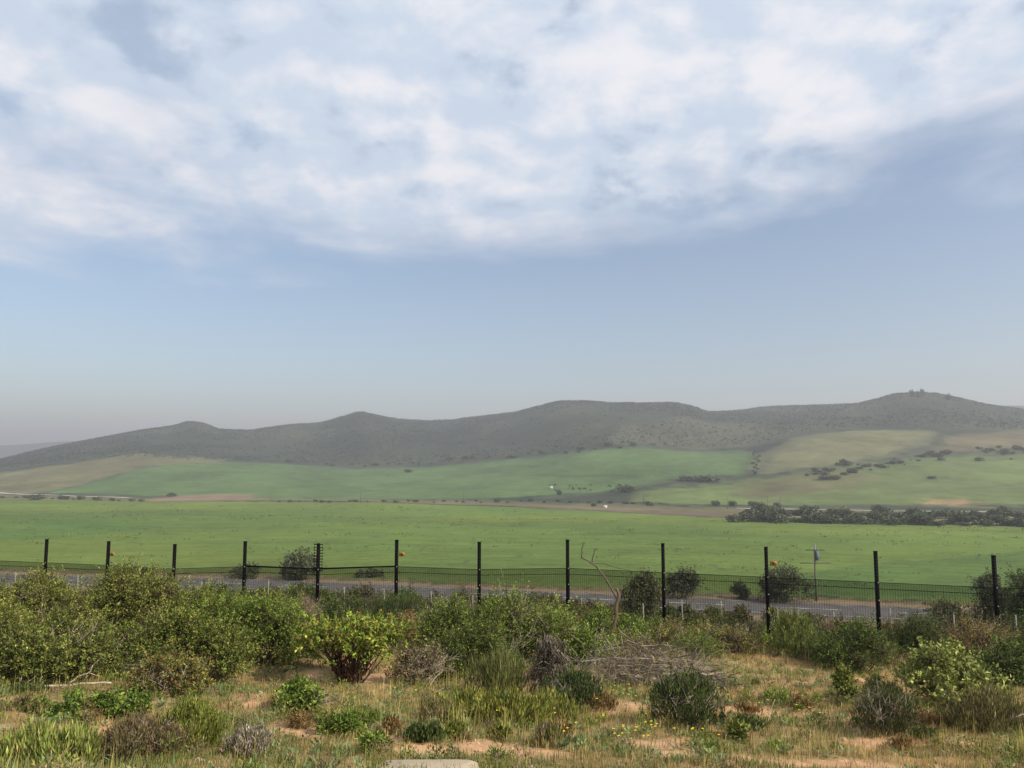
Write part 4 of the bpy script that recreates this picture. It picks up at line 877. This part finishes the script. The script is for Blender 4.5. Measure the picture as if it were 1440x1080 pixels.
def hut(px, py, wpx, label, C):
    g = G(px, py); s = g[1] / F * wpx; t = thing('farm_hut', g, label, 'hut'); mb = MB(); mb.box((0, 0, s * .2), (s, s * .7, s * .5), C); mb.build('wall', M_MATTE, t)
    mb = MB(); mb.add(np.array([(-.55, -.4, .45), (.55, -.4, .45), (.55, .4, .45), (-.55, .4, .45), (-.55, 0, .68), (.55, 0, .68)]) * s, [(0, 1, 5), (0, 5, 4), (2, 3, 4), (2, 4, 5), (0, 4, 3), (1, 2, 5), (0, 3, 2), (0, 2, 1)], (.5, .5, .46)); mb.build('roof', M_MATTE, t)
hut(775, 687, 4.5, 'tiny white hut among the pasture shrubs', (.6, .58, .5)); hut(851, 714, 5, 'tiny whitish hut on the brown strip', (.75, .7, .62))
def scrub():
    r = rng(66); n = 42000; px_ = r.uniform(-300, 1740, n); Zb, Zc = np.interp(px_, XS, TZB), np.interp(px_, XS, TZC); t = r.random(n) ** .8; Y = Zb + (Zc - Zb) * (t * 1.06) + 15; X = (px_ - 720) / F * .995 * Y
    k = fbm(X / 120, Y / 120, 3, 67) + r.normal(0, .12, n) > -.06; X, Y = X[k], Y[k]; n = len(X); Z = terrain(X, Y); q = 7; s = r.uniform(1.0, 2.7, n)
    c = np.stack([X, Y, Z], 1); d = norm(r.standard_normal((n, q, 3)) + [0, 0, .5]); P = c[:, None] + d * (s[:, None, None] * .42) * np.array([1, 1, .7]); P[..., 2] += (s * .12)[:, None]
    C = np.repeat(pick(r, [(.046, .058, .033), (.054, .064, .037), (.042, .053, .031)], n), q, 0)
    mb = MB(); mb.leaves(P.reshape(-1, 3), (d + r.standard_normal(d.shape) * .9).reshape(-1, 3), (d + .4 * r.standard_normal(d.shape)).reshape(-1, 3), np.repeat(s, q) * .6, np.repeat(s, q) * .5, C)
    tag(mb.build('hill_scrub', M_FAR, kind='stuff'), 'dark scrub covering the ridge of hills', 'scrub')
scrub()

# things that still share a label in the near groups: tell them apart by their order from the left
def tell_apart(groups):
    by = {}
    for o in COL.objects:
        if o.get('group') in groups and o.parent is None: by.setdefault(o['label'], []).append(o)
    for lab, os_ in by.items():
        if len(os_) < 2: continue
        os_.sort(key=lambda o: o.location.x / o.location.y); words = {2: ['left', 'right'], 3: ['left', 'middle', 'right']}.get(len(os_), ORD[:len(os_)])
        for o, w in zip(os_, words): o['label'] = lab + ', ' + w + (' of ' + {2: 'two', 3: 'three'}[len(os_)] if len(os_) < 4 else ' from the left')
tell_apart({FILL, 'small tufts in the foreground grass', 'scrub on the slope behind the fence'})
# ------------------------------------------------------------------ haze
def field_tufts():
    r = rng(77); n = 5200; Y = 108 + 330 * r.random(n) ** 1.1; X = r.uniform(-.85, .85, n) * Y; q0 = Y + .26 * X; k = (q0 > 112) & (Y < np.interp(X, [-326, -94, -11, 83, 110, 192], [480, 455, 412, 328, 305, 282])) & (fbm(X / 35, Y / 20, 3, 78) + r.normal(0, .1, n) > .05); X, Y = X[k], Y[k]; n = len(X); q = 6
    s_ = r.uniform(.25, .9, n) * (.6 + Y / 300); c = np.stack([X, Y, terrain(X, Y)], 1); d = norm(r.standard_normal((n, q, 3)) * [1.6, 1.6, .6] + [0, 0, .5]); P = c[:, None] + d * (s_[:, None, None] * .45) * [1.4, 1, .35]
    mb = MB(); mb.leaves(P.reshape(-1, 3), (d + .5 * r.standard_normal(d.shape)).reshape(-1, 3), r.standard_normal((n * q, 3)) + [0, 0, .8], np.repeat(s_, q) * .6, np.repeat(s_, q) * .22, np.repeat(pick(r, [(.085, .12, .032), (.10, .13, .035), (.135, .145, .05)], n), q, 0))
    tag(mb.build('field_tufts', M_FAR, kind='stuff'), 'scattered darker grass tufts in the green field', 'tufts')
field_tufts()
def haze():
    z0, z1, R = -42.0, 225.0, 6500.0; mb = MB(); mb.box((0, 0, (z0 + z1) / 2), (2 * R, 2 * R, z1 - z0)); me = mb.mesh('haze'); m = bpy.data.materials.new('haze_air'); m.use_nodes = True; nt = m.node_tree; nt.nodes.clear()
    out = nt.nodes.new('ShaderNodeOutputMaterial'); v = nt.nodes.new('ShaderNodeVolumePrincipled'); v.inputs['Color'].default_value = (.76, .755, .81, 1); v.inputs['Density'].default_value = .00038; v.inputs['Anisotropy'].default_value = .25
    nt.links.new(v.outputs[0], out.inputs['Volume']); o = link('haze', me, m); o['kind'] = 'stuff'
haze()
